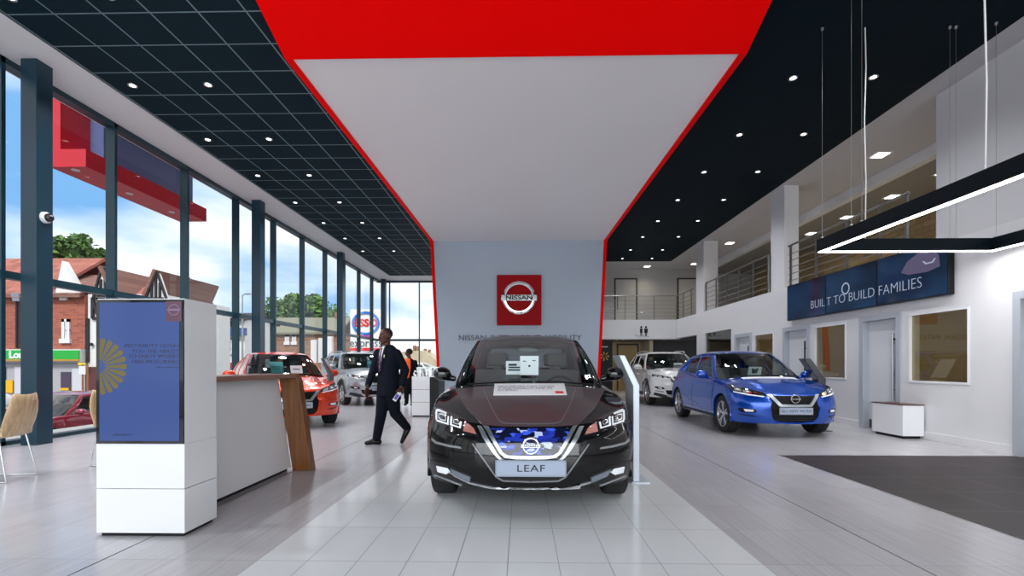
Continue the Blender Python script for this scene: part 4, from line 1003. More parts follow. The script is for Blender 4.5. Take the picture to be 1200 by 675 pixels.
lf = mk('electric_hatchback', 'glossy black electric hatchback head-on in the middle under the arch', (nose.x, nose.y+2.24, 0), 0, BLK, LEAF)
a = lf
# lamps (outlines measured on the viewer's left, mirrored to the other side)
MIR = lambda p: [(2*621.6-x, y) for x, y in p]
hl = a.panel([(509.6, 478.5), (511.2, 494.7), (527, 500.5), (544.3, 508.3), (561, 511), (557.8, 502.5), (546, 492), (525, 482.5), (514, 478)], 'px', 'headlamp', LAMPGL, t=.006, mirror=True, maxe=3)
def on(par, poly, nm, m, lift=.009, t=.004, maxe=3): return a.panel(poly, 'px', nm, m, t=t, lift=lift, mirror=True, parent=par, maxe=maxe)
on(hl, [(511.8, 481), (511.9, 492), (513.5, 492.2), (513.4, 482.6), (523, 486.2), (524, 485), (514, 480.2)], 'light_bar', LED)
on(hl, [(513.5, 492.2), (512.5, 494), (526.5, 498.6), (527, 489), (525.6, 488.2), (525.2, 496.2)], 'light_bar', LED)
on(hl, [(515, 484.6), (515, 490), (518, 493), (523.6, 494), (523.8, 488.6), (520, 485.5)], 'projector', CHROME, t=.003); on(hl, [(516.3, 486), (516.3, 489.8), (518.6, 491.6), (522.4, 492.4), (522.6, 489), (520, 486.8)], 'lens', LAMPGL, lift=.013)
on(hl, [(529, 488.3), (528.4, 498.8), (540.5, 502.8), (542, 494.8), (540.5, 494.2), (539, 500.8), (530.4, 497.8), (530.8, 489.4)], 'light_bar', LED); on(hl, [(532.5, 490.8), (532, 496.6), (537.4, 498.4), (538.6, 493.8)], 'projector', CHROME, t=.003); on(hl, [(533.6, 492.2), (533.4, 495.6), (536.4, 496.7), (537.2, 494.1)], 'lens', LAMPGL, lift=.013)
on(hl, [(545.2, 496.2), (543.4, 505.8), (558.8, 509.6), (555.5, 502.6), (549, 496.8)], 'reflector', REFL)
# grille: dark area, blue insert, bright V
a.panel([(566.4, 500.6), (556, 513), (556, 521.6), (566, 536), (582.8, 558), (592.5, 562.3), (621.6, 563.2), (650.7, 562.3), (660.4, 558), (677.2, 536), (687.2, 521.6), (687.2, 513), (676.8, 500.6), (621.6, 501.2)], 'px', 'lower_grille', BLACK_GLOSS, t=.002)
m = mat('grille_blue', (.01, .02, .15), .12, coat=.6); t_ = m.node_tree; p_ = t_.nodes['Principled BSDF']
c_ = t_.nodes.new('ShaderNodeTexCoord'); mp_ = t_.nodes.new('ShaderNodeMapping'); mp_.inputs['Scale'].default_value = (16, 16, 40); vo = t_.nodes.new('ShaderNodeTexVoronoi'); vo.distance = 'CHEBYCHEV'; vo.inputs['Scale'].default_value = 1.0
rr_ = t_.nodes.new('ShaderNodeValToRGB'); rr_.color_ramp.interpolation = 'CONSTANT'; E = rr_.color_ramp.elements; E[0].color = (.006, .008, .03, 1); E[1].position = .42; E[1].color = (.02, .04, .42, 1)
for q_, cc in ((.60, (.05, .12, .75, 1)), (.78, (.015, .03, .25, 1)), (.88, (.50, .58, .85, 1))): n_ = E.new(q_); n_.color = cc
sep = t_.nodes.new('ShaderNodeSeparateColor'); t_.links.new(c_.outputs['Object'], mp_.inputs[0]); t_.links.new(mp_.outputs[0], vo.inputs['Vector']); t_.links.new(vo.outputs['Color'], sep.inputs[0]); t_.links.new(sep.outputs[0], rr_.inputs[0]); t_.links.new(rr_.outputs[0], p_.inputs['Base Color'])
gi = a.panel([(571, 502.0), (580, 517), (589, 531.5), (596, 533.2), (647, 533.2), (654, 531.5), (663, 517), (672, 502.0), (621.6, 502.6)], 'px', 'grille_insert', m, t=.003, lift=.004)
CHR = mat('satin_chrome', (.50, .53, .56), .28, metal=.9)
a.panel([(566.6, 499.4), (573.0, 500.6), (581, 516), (589.5, 530), (595.5, 533.4), (621.6, 534.2), (647.7, 533.4), (653.7, 530), (662.2, 516), (670.2, 500.6), (676.0, 499.4), (668.6, 513), (657.2, 531), (651.6, 536), (640, 537.8), (621.6, 538.2), (603.2, 537.8), (591.6, 536), (586.0, 531), (574.6, 513)], 'px', 'chrome_surround', CHR, t=.016, lift=.004, maxe=3)
a.panel([(559.5, 499.2), (564.8, 499.9), (572.0, 513.5), (583.0, 531.5), (588.5, 537.8), (596, 540.4), (585.5, 539.2), (578, 531), (566, 513.5)], 'px', 'outer_chrome_strip', CHR, t=.009, lift=.003, mirror=True, maxe=3)
bz = HC-(522.5-428)/F*3.6
hit = a.caster('front')(0, bz)[0]; a.badge(hit.y-.012, bz, .060)
a.plate(HC-(549.0-428)/F*3.58, a.caster('front')(0, .44)[0].y-.012, 'LEAF', w_=.525, h=.122, size=.072, tx=1.3)
# lower corner pods, fog lamps, lower lip
pod = a.panel([(504.6, 538.5), (529, 544.8), (554, 557), (554, 564.4), (543, 569.8), (505.5, 563.5)], 'px', 'fog_recess', mat('pod_black', (.006, .006, .007), .3), t=.004, mirror=True, maxe=4)
on(pod, [(512.3, 545.6), (513.8, 552.6), (524, 555.2), (528.4, 552.6), (525, 548.2)], 'fog_lamp', LED, lift=.006)
on(pod, [(529, 548.6), (533, 556), (551.5, 564), (552, 558.4)], 'pod_blade', mat('pod_blade', (.16, .18, .22), .25, coat=.5), lift=.006, t=.012)
on(pod, [(511, 555.4), (542, 567.2), (541, 568.6), (510.2, 557)], 'pod_strip', CHR, lift=.006)
a.panel([(504.4, 564.8), (546, 571.0), (575, 572.2), (621.6, 572.8), (668.2, 572.2), (697.2, 571.0), (738.8, 564.8), (738.6, 566.3), (697.2, 573.0), (668, 574.2), (621.6, 574.8), (575.2, 574.2), (546, 573.0), (504.6, 566.3)], 'px', 'lower_lip', SILVER, t=.012, maxe=5)
for q in ([(554.6, 519.5), (564.5, 533), (582.2, 557.8), (590, 562.3), (621.6, 563.6), (621.6, 564.9), (589.4, 563.6), (581, 559), (563, 534), (553.6, 520.4)],):
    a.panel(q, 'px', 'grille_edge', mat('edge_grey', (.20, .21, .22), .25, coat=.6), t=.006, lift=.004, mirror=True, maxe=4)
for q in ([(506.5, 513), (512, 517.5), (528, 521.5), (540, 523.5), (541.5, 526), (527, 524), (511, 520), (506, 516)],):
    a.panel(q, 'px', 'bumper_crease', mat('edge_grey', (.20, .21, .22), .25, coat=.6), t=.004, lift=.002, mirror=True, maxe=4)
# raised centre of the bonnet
a.panel([(533, 456), (546, 479), (565.6, 498.2), (590, 499.8), (621.6, 500.2), (653.2, 499.8), (677.6, 498.2), (697.2, 479), (709, 456), (680, 453.6), (650, 452.2), (621.6, 451.8), (593, 452.2), (562, 453.6)], 'px', 'bonnet_centre', BONNET_SHEEN, t=.004, lift=.001, maxe=6)
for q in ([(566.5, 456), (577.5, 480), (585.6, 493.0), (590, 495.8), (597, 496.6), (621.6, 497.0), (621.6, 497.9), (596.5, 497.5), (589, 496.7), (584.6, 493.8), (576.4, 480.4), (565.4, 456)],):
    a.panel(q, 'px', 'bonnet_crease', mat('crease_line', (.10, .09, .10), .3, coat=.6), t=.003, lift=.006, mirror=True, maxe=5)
a.mirrors(1.45, 1.08, x=.90, m=BLACK_GLOSS, sz=(.095, .075, .075))
# wipers
for pts in ([(-.60, .10), (-.2, .035), (.04, .02)], [(.62, .10), (.3, .05), (.06, .03)]):
    w_ = []
    for x, d in pts:
        y = a.cowl(x)-.02; w_.append(Vector((x, y, a.top(x, y)+.02+d*.15)))
    a.put(MB().tube(w_, .008, 8), 'wiper', BLACK)
a.put(MB().ball((.0, 3.35, 1.545), (.012, .06, .03), 12), 'roof_antenna', BLACK_GLOSS, smooth=60)
a.put(MB().box(-.23, .23, 2.12, 2.2, 1.40, 1.46), 'mirror_mount_panel', mat('headliner_dark', (.12, .12, .12), .7), bevel=.02)
a.put(MB().ball((0, 2.07, 1.345), (.12, .025, .035), 14), 'rear_view_mirror', mat('mirror_back', (.25, .3, .3), .4), smooth=60)
def freed(c, o):
    # a thing of its own resting on the car: world-space mesh with its origin at its own base
    o.parent = None; me = o.data; me.transform(c.root_matrix()); xs = [v.co for v in me.vertices]
    q = Vector(((min(v.x for v in xs)+max(v.x for v in xs))/2, (min(v.y for v in xs)+max(v.y for v in xs))/2, min(v.z for v in xs)))
    me.transform(Matrix.Translation(-q)); o.location = q; return o
# banner on the bonnet, cards behind the screen
def surf_quad(c, pts_px, name, m, label=None, cat=None, lift=.006, t=.002, maxe=6):
    o = freed(c, c.panel(pts_px, 'px', name, m, t=t, lift=lift, maxe=maxe))
    if label: props(o, label, cat)
    return o
bn = surf_quad(a, [(579.7, 450.8), (661, 450.3), (664.2, 463.6), (578.2, 464.0)], 'bonnet_banner', mat('banner_white', (.84, .86, .88), .5), 'white paper banner with dark capitals and red square lying on the black car bonnet', 'banner', lift=.008)
def hit_px(c, px, py): 
    h = c.caster('px')(px, py); return (c.root_matrix() @ c.off) @ h[0], h[1]
def text_px(c, s, px, py, size, name, m, parent, lift=.012, sx=1.0):
    """lettering printed on a curved panel: each point of the letters is laid on the surface"""
    cu = bpy.data.curves.new('t', 'FONT'); cu.body = s; cu.size = size; cu.resolution_u = 2; o = bpy.data.objects.new('tmp', cu); COL.objects.link(o)
    dg = bpy.context.evaluated_depsgraph_get(); dg.update(); me = bpy.data.meshes.new_from_object(o.evaluated_get(dg)); bpy.data.objects.remove(o); me.materials.clear()
    cast = c.caster('px'); W_ = c.root_matrix()
    for v in me.vertices:
        h = cast(px+v.co.x*sx, py-v.co.y); q = h[0]+h[1]*lift; v.co = (W_ @ c.off @ q)-Vector(parent.location)
    return finish(me, name, m, parent, local=True)
for k, (s_, py) in enumerate((('DRIVE ELECTRIC, THINK YOU BUY', 455.0), ('IT ELECTRICALLY? TIME TO', 457.3), ('BUY PETROL?', 459.6))):
    text_px(a, s_, 583.5, py, 2.5, 'lettering', mat('print_grey', (.13, .14, .19), .6), bn, sx=(1.72, 2.1, 1.55)[k])
q, n = hit_px(a, 655.5, 461.4); M = Matrix.Translation(q-Vector(bn.location)+Vector((0, -.002, .012))) @ Matrix.Rotation(.25, 4, 'X')
finish(MB().box(-.034, .034, -.028, .028, 0, .003, M).mesh(), 'logo_print', mat('print_red', rgb(215, 30, 40), .5), bn, local=True)
def stand_card(name, label, c, px0, px1, py0, py1, z, marks=(), tilt=-.28, m=CARD, slant=0):
    p0, p1 = P(px0, py1, z), P(px1, py0, z); w_, h = p1.x-p0.x, p1.z-p0.z
    M = Matrix.Translation((p0.x, p0.y, p0.z)) @ Matrix.Rotation(-tilt, 4, 'X')
    o = thing(name, label, 'card', tuple((p0+Vector((w_/2, 0, 0)))))
    MB().box(0, w_, 0, .003, 0, h/math.cos(tilt), M).build('sheet', m, o)
    for u0, u1, v0, v1 in marks: MB().box(u0*w_, u1*w_, -.002, 0, v0*h, v1*h, M).build('print', PRINT, o)
    return o
zz = 4.78
stand_card('windscreen_card', 'pale blue card printed with a dark picture, left one behind the black car windscreen', a, 593, 618.2, 423.2, 439, zz, [(.10, .85, .30, .42), (.12, .7, .5, .62), (.12, .5, .68, .84)], m=CARD)
stand_card('windscreen_card', 'taller pale sheet standing at the centre behind the black car windscreen', a, 609.5, 631, 417.3, 439.5, zz-.03, [(.15, .32, .74, .78), (.66, .84, .78, .82), (.45, .56, .45, .55)], m=mat('paper_card_light', (.70, .80, .82), .6))

# ------------------------------------------------------------------ small hatchback (the blue and the orange one)
MICRA = dict(L=4.0, W=1.743, fo=.80, wb=2.525, r=.325, zb=.235, n=2.5, Lf=.56, Lr=.30, crown=.045, spokes=10,
    shoulder=[(0, .70), (.12, .72), (.35, .785), (.6, .835), (1.0, .90), (1.6, .915), (2.4, .94), (3.1, 1.01), (3.6, 1.03), (4.0, 1.0)],
    wprof=WPROF, nose=[(.15, .10), (.28, .03), (.45, 0), (.58, .01), (.72, .07), (.85, .18), (1, .3)], tail=[(.2, .06), (.5, 0), (1, .12)], ridge=(.40, .02, .015),
    gh=dict(wb=.755, wt=.545, yc=.98, cc=.42, yh=1.78, ch=.18, yr=3.82, cr=.3, yt=3.45, ct=.22, n=2.9, bul=.03, wsb=.045, ua=.84, vws=(.0, .95),
            roof=[(1.75, 1.395), (2.1, 1.43), (2.6, 1.435), (3.1, 1.40), (3.5, 1.35)], rc=.025, sides=[(1.02, 1.42), (1.47, 1.80)]))
def small_hatch(name, label, loc, rz, paint, txt, roofm=None):
    sp = dict(MICRA); sp['roofmat'] = roofm
    c = mk(name, label, loc, rz, paint, sp)
    hl = c.panel([(.40, .675), (.44, .725), (.62, .775), (.80, .845), (.835, .80), (.80, .72), (.66, .685), (.50, .655)], 'front', 'headlamp', LAMPGL, t=.008, mirror=True)
    for q, m in (([(.60, .70), (.60, .755), (.69, .785), (.70, .725)], CHROME), ([(.715, .735), (.71, .785), (.77, .81), (.785, .75)], CHROME), ([(.45, .675), (.47, .715), (.57, .745), (.56, .690)], CHROME)):
        c.panel(q, 'front', 'reflector_bowl', m, t=.004, lift=.010, mirror=True, parent=hl)
    c.panel([(.46, .655), (.44, .668), (.62, .695), (.80, .735), (.80, .720), (.66, .683)], 'front', 'light_bar', LED, t=.004, lift=.010, mirror=True, parent=hl)
    for q in ([(.735, .758), (.735, .775), (.757, .782), (.76, .762)], [(.63, .725), (.63, .742), (.66, .752), (.662, .732)]): c.panel(q, 'front', 'bulb', LED, t=.004, lift=.016, mirror=True, parent=hl)
    # wide dark mouth with chrome V
    mouth = [(.40, .685), (.345, .60), (.375, .50), (.345, .34), (.29, .285), (.13, .268)]
    c.panel(mouth+[(-x, z) for x, z in mouth[::-1]], 'front', 'lower_grille', mat('grille_mesh_black', (.004, .004, .005), .5, spec=.15), t=.003)
    v = [(.43, .69), (.355, .69), (.235, .548), (.20, .535)]; v2 = [(.225, .50), (.28, .515)]
    c.panel([(.405, .70), (.345, .70), (.215, .548), (0, .545), (-.215, .548), (-.345, .70), (-.405, .70), (-.255, .522), (-.22, .512), (0, .508), (.22, .512), (.255, .522)], 'front', 'chrome_surround', CHR, t=.015, lift=.004, maxe=.04)
    c.panel([(.378, .50), (.347, .34), (.29, .278), (.13, .262), (-.13, .262), (-.29, .278), (-.347, .34), (-.378, .50), (-.40, .52), (-.370, .335), (-.30, .262), (-.13, .244), (.13, .244), (.30, .262), (.370, .335), (.40, .52)], 'front', 'mouth_edge', paint, t=.022, lift=.0, maxe=.05)
    for z in (.30, .33, .365): c.panel([(-.32, z), (.32, z), (.32, z+.009), (-.32, z+.009)], 'front', 'grille_bar', TRIMB, t=.012)
    fg = c.panel([(.56, .415), (.57, .465), (.76, .475), (.785, .46), (.74, .405)], 'front', 'fog_recess', BLACK, t=.003, mirror=True)
    c.panel([(.60, .425), (.60, .455), (.72, .462), (.70, .42)], 'front', 'fog_lamp', LED, t=.006, mirror=True, parent=fg)
    c.panel([(.56, .355), (.78, .375), (.77, .362), (.58, .335)], 'front', 'corner_slot', BLACK, t=.002, mirror=True)
    hb = c.caster('front')(0, .63)[0]; c.badge(hb.y-.012, .635, .065)
    c.plate(.445, c.caster('front')(0, .44)[0].y-.012, txt, w_=.52, h=.112, size=.056, tx=1.0)
    # bonnet paper strips
    c.mirrors(1.44, 1.0, m=paint)
    for md, sg in (('left', 1), ('right', -1)):
        c.panel([(1.12, .245), (2.98, .245), (2.98, .285), (1.12, .285)], md, 'sill_strip', TRIMB, t=.01)
        c.panel([(1.17, .31), (2.92, .315), (2.92, .325), (1.17, .32)], md, 'sill_chrome', CHR, t=.008)
        for y in (1.22, 2.30): c.panel([(y, .34), (y+.006, .34), (y+.006, .90), (y, .90)], md, 'door_gap', BLACK, t=.0008)
        c.panel([(2.08, .80), (2.25, .81), (2.25, .835), (2.08, .825)], md, 'door_handle', paint, t=.03)
        c.panel([(1.95, .40), (2.9, .52), (2.9, .528), (1.9, .405)], md, 'body_crease', paint, t=.006)
    for x, sg in ((-.56, 1), (.56, -1)):
        pts = [(-.60, .02), (-.15, .0), (.05, 0)] if x < 0 else [(.62, .03), (.3, .02), (.08, .01)]
        c.put(MB().tube([Vector((u, c.cowl(u)-.02, c.top(u, c.cowl(u)-.02)+.02+d)) for u, d in pts], .008, 8), 'wiper', BLACK)
    c.put(MB().ball((.0, 3.1, 1.46), (.01, .05, .03), 12), 'roof_antenna', BLACK_GLOSS, smooth=60)
    return c
BLUE = mat('car_blue', rgb(0, 76, 184), .22, coat=.85, metal=.5, spec=.6)
ORANGE = mat('car_orange', rgb(222, 56, 0), .22, coat=.8, metal=.3, spec=.6)
bx, by = 4.40, 7.72
bl = small_hatch('hatchback', 'bright blue hatchback on the right, parked nose forward before the office doors', (bx-.03, by+2.0, 0), math.radians(-1.2), BLUE, 'ALL-NEW MICRA')
def bonnet_paper(c, poly, name, label, m, txt=None):
    return props(freed(c, c.panel(poly, 'top', name, m, t=.002, lift=.006)), label, 'banner')
bonnet_paper(bl, [(-.46, .80), (.46, .80), (.46, .92), (-.46, .92)], 'bonnet_banner', 'white paper strip lying across the blue car bonnet by the windscreen', mat('banner_white', (.84, .86, .88), .5))
stand_card('windscreen_card', 'pale card with a dark round picture behind the blue car windscreen', bl, 876, 891.5, 430, 439.6, 9.05, [(.30, .70, .25, .75), (.25, .42, .6, .85), (.58, .75, .6, .85)])
rx, ry = -4.42, 9.15
ca = math.radians(35)
ctr = Vector((P(346, 0, 8.6).x, 8.6, 0))+Matrix.Rotation(ca, 3, 'Z') @ Vector((0, 2.0, 0))
og = small_hatch('hatchback', 'orange hatchback partly hidden behind the walnut end of the reception desk', (ctr.x, ctr.y, 0), ca, ORANGE, 'ALL-NEW MICRA')
stand_card('windscreen_card', 'teal card, left one behind the orange car windscreen', og, 318, 333, 424, 437, 9.75, [(.1, .8, .55, .6), (.1, .7, .35, .4)], m=mat('teal_card', (.10, .36, .38), .6))
stand_card('windscreen_card', 'pale card with a small car picture, right one behind the orange car windscreen', og, 341, 355, 428.5, 437.4, 9.6, [(.2, .8, .5, .62)], m=CARD)
# ------------------------------------------------------------------ crossover (the silver and the white one)
CROSS = dict(L=4.39, W=1.806, fo=.90, wb=2.646, r=.345, zb=.26, n=2.6, Lf=.56, Lr=.30, crown=.05, archgap=.04, spokes=10,
    shoulder=[(0, .86), (.12, .885), (.35, .935), (.7, .975), (1.1, 1.02), (1.8, 1.045), (3.0, 1.08), (3.9, 1.12), (4.39, 1.10)],
    wprof=WPROF, nose=[(.15, .12), (.30, .03), (.50, 0), (.68, .0), (.85, .05), (.95, .12), (1.1, .3)], tail=[(.2, .06), (.5, 0), (1, .12)], ridge=(.42, .02, .015),
    gh=dict(wb=.80, wt=.60, yc=1.10, cc=.40, yh=1.85, ch=.16, yr=4.2, cr=.3, yt=3.85, ct=.22, n=3.0, bul=.03, wsb=.04, ua=.84, vws=(.0, .95),
            roof=[(1.8, 1.53), (2.2, 1.575), (2.8, 1.585), (3.4, 1.56), (3.9, 1.50)], rc=.025, sides=[(1.02, 1.36), (1.41, 1.70), (1.74, 1.9)]))
def crossover(name, label, loc, rz, paint, group=None):
    c = mk(name, label, loc, rz, paint, dict(CROSS), group=group)
    c.arch_trim(.06)
    hl = c.panel([(.44, .80), (.46, .845), (.62, .88), (.83, .92), (.86, .895), (.80, .83), (.62, .79)], 'front', 'headlamp', LAMPGL, t=.008, mirror=True)
    for q, m in (([(.62, .80), (.62, .86), (.70, .875), (.70, .815)], CHROME), ([(.50, .80), (.50, .845), (.58, .862), (.58, .80)], CHROME), ([(.72, .835), (.72, .88), (.80, .905), (.79, .86)], CHROME)): c.panel(q, 'front', 'reflector_bowl', m, t=.004, lift=.010, mirror=True, parent=hl)
    c.panel([(.46, .79), (.46, .805), (.62, .80), (.80, .845), (.80, .83), (.62, .785)], 'front', 'light_bar', LED, t=.004, lift=.010, mirror=True, parent=hl)
    mo = [(.43, .85), (.40, .72), (.24, .58)]
    c.panel(mo+[(-x, z) for x, z in mo[::-1]], 'front', 'upper_grille', mat('grille_mesh_black', (.004, .004, .005), .5, spec=.15), t=.003)
    c.panel([(.44, .86), (.36, .86), (.22, .66), (-.22, .66), (-.36, .86), (-.44, .86), (-.27, .60), (.27, .60)], 'front', 'chrome_surround', CHR, t=.016, lift=.004, maxe=.04)
    hb = c.caster('front')(0, .77)[0]; c.badge(hb.y-.012, .77, .072)
    lo = [(.55, .47), (.50, .36), (.35, .33)]; c.panel(lo+[(-x, z) for x, z in lo[::-1]], 'front', 'lower_grille', mat('grille_mesh_black', (.004, .004, .005), .5, spec=.15), t=.004)
    c.panel([(.80, .40), (.55, .34), (.30, .31), (-.30, .31), (-.55, .34), (-.80, .40), (-.82, .33), (-.60, .262), (.60, .262), (.82, .33)], 'front', 'bumper_cladding', TRIMB, t=.006)
    c.panel([(.52, .325), (.42, .285), (-.42, .285), (-.52, .325), (-.50, .34), (-.40, .31), (.40, .31), (.50, .34)], 'front', 'skid_plate', SILVER, t=.025)
    fg = c.panel([(.56, .50), (.60, .55), (.80, .575), (.80, .54), (.70, .49)], 'front', 'fog_recess', BLACK, t=.004, mirror=True)
    c.panel([(.63, .51), (.64, .535), (.72, .545), (.71, .515)], 'front', 'fog_lamp', LED, t=.006, mirror=True, parent=fg)
    c.panel([(.58, .41), (.60, .445), (.79, .465), (.78, .43)], 'front', 'corner_lamp', mat('lamp_clear', (.55, .57, .6), .15, metal=.6), t=.006, mirror=True)
    c.plate(.50, c.caster('front')(0, .50)[0].y-.014, 'QASHQAI', w_=.52, h=.112, size=.075, tx=1.2)
    bpy.data.objects[c.root.name]
    for md, sg in (('left', 1), ('right', -1)):
        c.panel([(1.30, .27), (3.10, .27), (3.10, .37), (1.30, .37)], md, 'sill_cladding', TRIMB, t=.012)
        for y in (1.32, 2.40): c.panel([(y, .38), (y+.006, .38), (y+.006, 1.02), (y, 1.02)], md, 'door_gap', BLACK, t=.0008)
        c.panel([(2.15, .88), (2.33, .89), (2.33, .915), (2.15, .905)], md, 'door_handle', paint, t=.03)
    for s_ in (-1, 1):
        pts = [Vector((s_*.57, y, c.zr(y)+.012+(.03 if 0 < i < 6 else 0))) for i, y in enumerate([1.95, 2.05, 2.5, 2.9, 3.3, 3.62, 3.75])]
        c.put(MB().tube(pts, .014, 8), 'roof_rail', SILVER, smooth=60)
    c.mirrors(1.52, 1.12, m=paint, sz=(.12, .07, .085))
    return c
SIL = mat('car_silver', (.33, .35, .38), .34, metal=.6, coat=.7); WHT = mat('car_white', (.74, .74, .74), .22, coat=1.0)
ca = math.radians(35); wheel = P(402.5, 474.3, 14.3); Mr = Matrix.Rotation(ca, 3, 'Z')
loc = Vector((wheel.x, wheel.y, 0))-Mr @ Vector((-.82, CROSS['fo']-CROSS['L']/2, 0))
sv = crossover('crossover_car', 'silver crossover behind the walking man, nose toward the camera', (loc.x, loc.y, 0), ca, SIL)
stand_card('windscreen_card', 'teal card behind the silver crossover windscreen', sv, 431, 441, 423, 432.5, 15.1, [(.1, .8, .5, .6)], m=mat('teal_card', (.10, .36, .38), .6))
wh = crossover('crossover_car', 'white crossover at the back right, behind the blue hatchback', (4.62, 13.55+2.19, 0), math.radians(-1), WHT)
stand_card('windscreen_card', 'pale card behind the white crossover windscreen', wh, 789, 799, 425.5, 431, 14.75, [(.1, .9, .5, .6)], m=CARD)
# ------------------------------------------------------------------ people
SKIN = mat('skin_dark', rgb(88, 50, 38), .5, bump=.03, bs=90); SUIT = mat('suit_navy', (.0065, .0090, .0165), .85, noise=(60, .12), spec=.12); TROU = mat('trouser_navy', (.0075, .0095, .0165), .85, noise=(60, .12), spec=.12)
SHIRT = mat('shirt_white', (.75, .76, .80), .7); HAIR = mat('hair_black', (.008, .007, .007), .8); SHOE = mat('shoe_black', (.005, .005, .006), .3, spec=.25)
def fingers(mb, wrist, d, n, side, L=.185, curl=.6, grip=0):
    """hand: wrist point, d direction of the fingers, n palm normal, side = thumb direction; five separate fingers"""
    d, n, side = d.normalized(), n.normalized(), side.normalized()
    pc = wrist+d*L*.26
    M = Matrix((side, d, n)).transposed()
    mb.ball(pc, (L*.235, L*.30, L*.085), 14, M)
    mb.ball(wrist+d*.005, (L*.16, L*.18, L*.11), 12, M)
    for k, (off, ln) in enumerate(((.175, .40), (.062, .45), (-.052, .42), (-.160, .33))):
        b = wrist+d*L*(.50-.03*abs(k-1))+side*L*off; p = [b-d*L*.1, b]; dr = Vector(d)
        for j, s_ in enumerate((.42, .32, .26)):
            ang = (curl+grip*.6)*(.5+.35*j)*(1+.08*k)
            ax = side; dr = (Matrix.Rotation(-ang, 3, ax) @ d) if True else dr
            dr = (d*math.cos(ang)+n*math.sin(ang)).normalized()
            p.append(p[-1]+dr*L*ln*s_)
        mb.caps(p, [L*.052, L*.05, L*.046, L*.042, L*.037], 8)
    b = wrist+d*L*.16+side*L*.15; t1 = b+(d*.55+side*.62+n*.25).normalized()*L*.24; t2 = t1+(d*.8+side*.25+n*(.35+.6*grip)).normalized()*L*.19
    mb.caps([b, t1, t2], [L*.075, L*.058, L*.045], 8)
def head(mb, c, f, H=.235, up=Vector((0, 0, 1))):
    """head as overlapping shapes; c centre, f facing"""
    f = (f-up*f.dot(up)).normalized(); r = f.cross(up).normalized(); M = Matrix((r, f, up)).transposed()
    q = lambda x, y, z: c+M @ Vector((x, y, z))*(H/.235)
    k = H/.235
    mb.ball(q(0, -.012, .028), (.074*k, .094*k, .088*k), 24, M); mb.ball(q(0, .022, -.025), (.060*k, .062*k, .072*k), 20, M)
    mb.ball(q(0, .045, -.078), (.036*k, .034*k, .028*k), 14, M); mb.ball(q(0, .062, .022), (.052*k, .022*k, .016*k), 14, M)      # chin, brow
    mb.caps([q(0, .082, .012), q(0, .098, -.018), q(0, .100, -.026)], [.010*k, .014*k, .016*k], 10)
    for s in (-1, 1):
        mb.ball(q(s*.014, .088, -.028), (.011*k, .012*k, .009*k), 10, M); mb.ball(q(s*.036, .060, -.018), (.022*k, .020*k, .018*k), 12, M)
        mb.ball(q(s*.074, -.005, -.004), (.009*k, .019*k, .030*k), 12, M); mb.ball(q(s*.040, .018, -.060), (.018*k, .036*k, .024*k), 12, M)
    mb.ball(q(0, .080, -.050), (.025*k, .012*k, .0065*k), 14, M); mb.ball(q(0, .079, -.0605), (.022*k, .012*k, .008*k), 14, M)
    return q, M, k
def eyes(q, M, k, par):
    for s in (-1, 1):
        o = MB().ball(q(s*.030, .070, .006), (.012*k, .010*k, .0052*k), 14, M).build('eye', mat('eye_white', (.42, .39, .36), .4), par, smooth=60)
        MB().ball(q(s*.030, .0785, .006), (.0055*k, .0035*k, .0055*k), 10, M).build('iris', mat('iris_dark', (.015, .008, .005), .15), o, smooth=60)
        MB().caps([q(s*.016, .081, .026), q(s*.045, .070, .026)], [.0035*k, .003*k], 8).build('eyebrow', HAIR, par, smooth=60)
ZM = 7.12
def J(px, py, dz=0): return P(px, py, ZM+dz)
foot = P(446, 521, ZM)
man = thing('person', 'person in a dark navy suit and purple tie walking left, holding a lanyard and card', 'person', (foot.x+.1, foot.y, 0))
hc = J(451.5, 394.3, -.02); face_d = Vector((-.62, -.78, 0))
hipL, hipR = J(459.5, 456, -.06), J(450.5, 456, .06)      # image right hip is his left
kneeF, ankF = J(446.5, 486, -.04), J(441.5, 513.5, .02)
kneeB, ankB = J(463, 484, .02), J(477, 501, .10)
toeF = J(429.5, 519.5, -.02); toeB = J(471, 513.8, .06)
pel, chest, neck = J(455.5, 450, 0), J(454, 420, 0), J(453, 407, .01)
shR, shL = J(441.5, 413.2, .10), J(466.5, 413.6, -.08)
elR, wrR = J(437.5, 434, .02), J(430.5, 453.5, -.14); elL, wrL = J(475.0, 434, -.02), J(470.5, 453, -.14)
b = MB(); q, M, k = head(b, hc, face_d, .243)
b.caps([hc+Vector((.01, .02, -.05)), neck+Vector((0, 0, -.04))], [.056, .062], 16)
b.caps([neck+Vector((0, 0, -.10)), chest, pel], [.085, .115, .115], 16)
b.caps([neck+Vector((0, 0, -.09)), shR+Vector((.02, 0, -.03)), elR, wrR], [.05, .038, .036, .027], 12); b.caps([neck+Vector((0, 0, -.09)), shL+Vector((-.02, 0, -.03)), elL, wrL], [.05, .038, .036, .027], 12)
b.caps([pel, hipL, kneeB, ankB], [.09, .08, .055, .04], 12); b.caps([pel, hipR, kneeF, ankF], [.09, .08, .055, .04], 12)
b.caps([ankF, J(436, 518.5, 0)], [.035, .028], 10); b.caps([ankB, J(473, 511.5, .07)], [.035, .028], 10)
fingers(b, wrR, J(429.5, 464, -.17)-wrR, Vector((.7, .5, 0)), Vector((-.4, -.9, 0)), curl=.45)
fingers(b, wrL, J(469.5, 462.5, -.19)-wrL, Vector((-.7, -.1, 0)), Vector((-.4, -.9, .0)), curl=.9, grip=1.0)
me = remeshed(b, .0062, 2); finish(me, 'body', SKIN, man, smooth=180)
eyes(q, M, k, man)
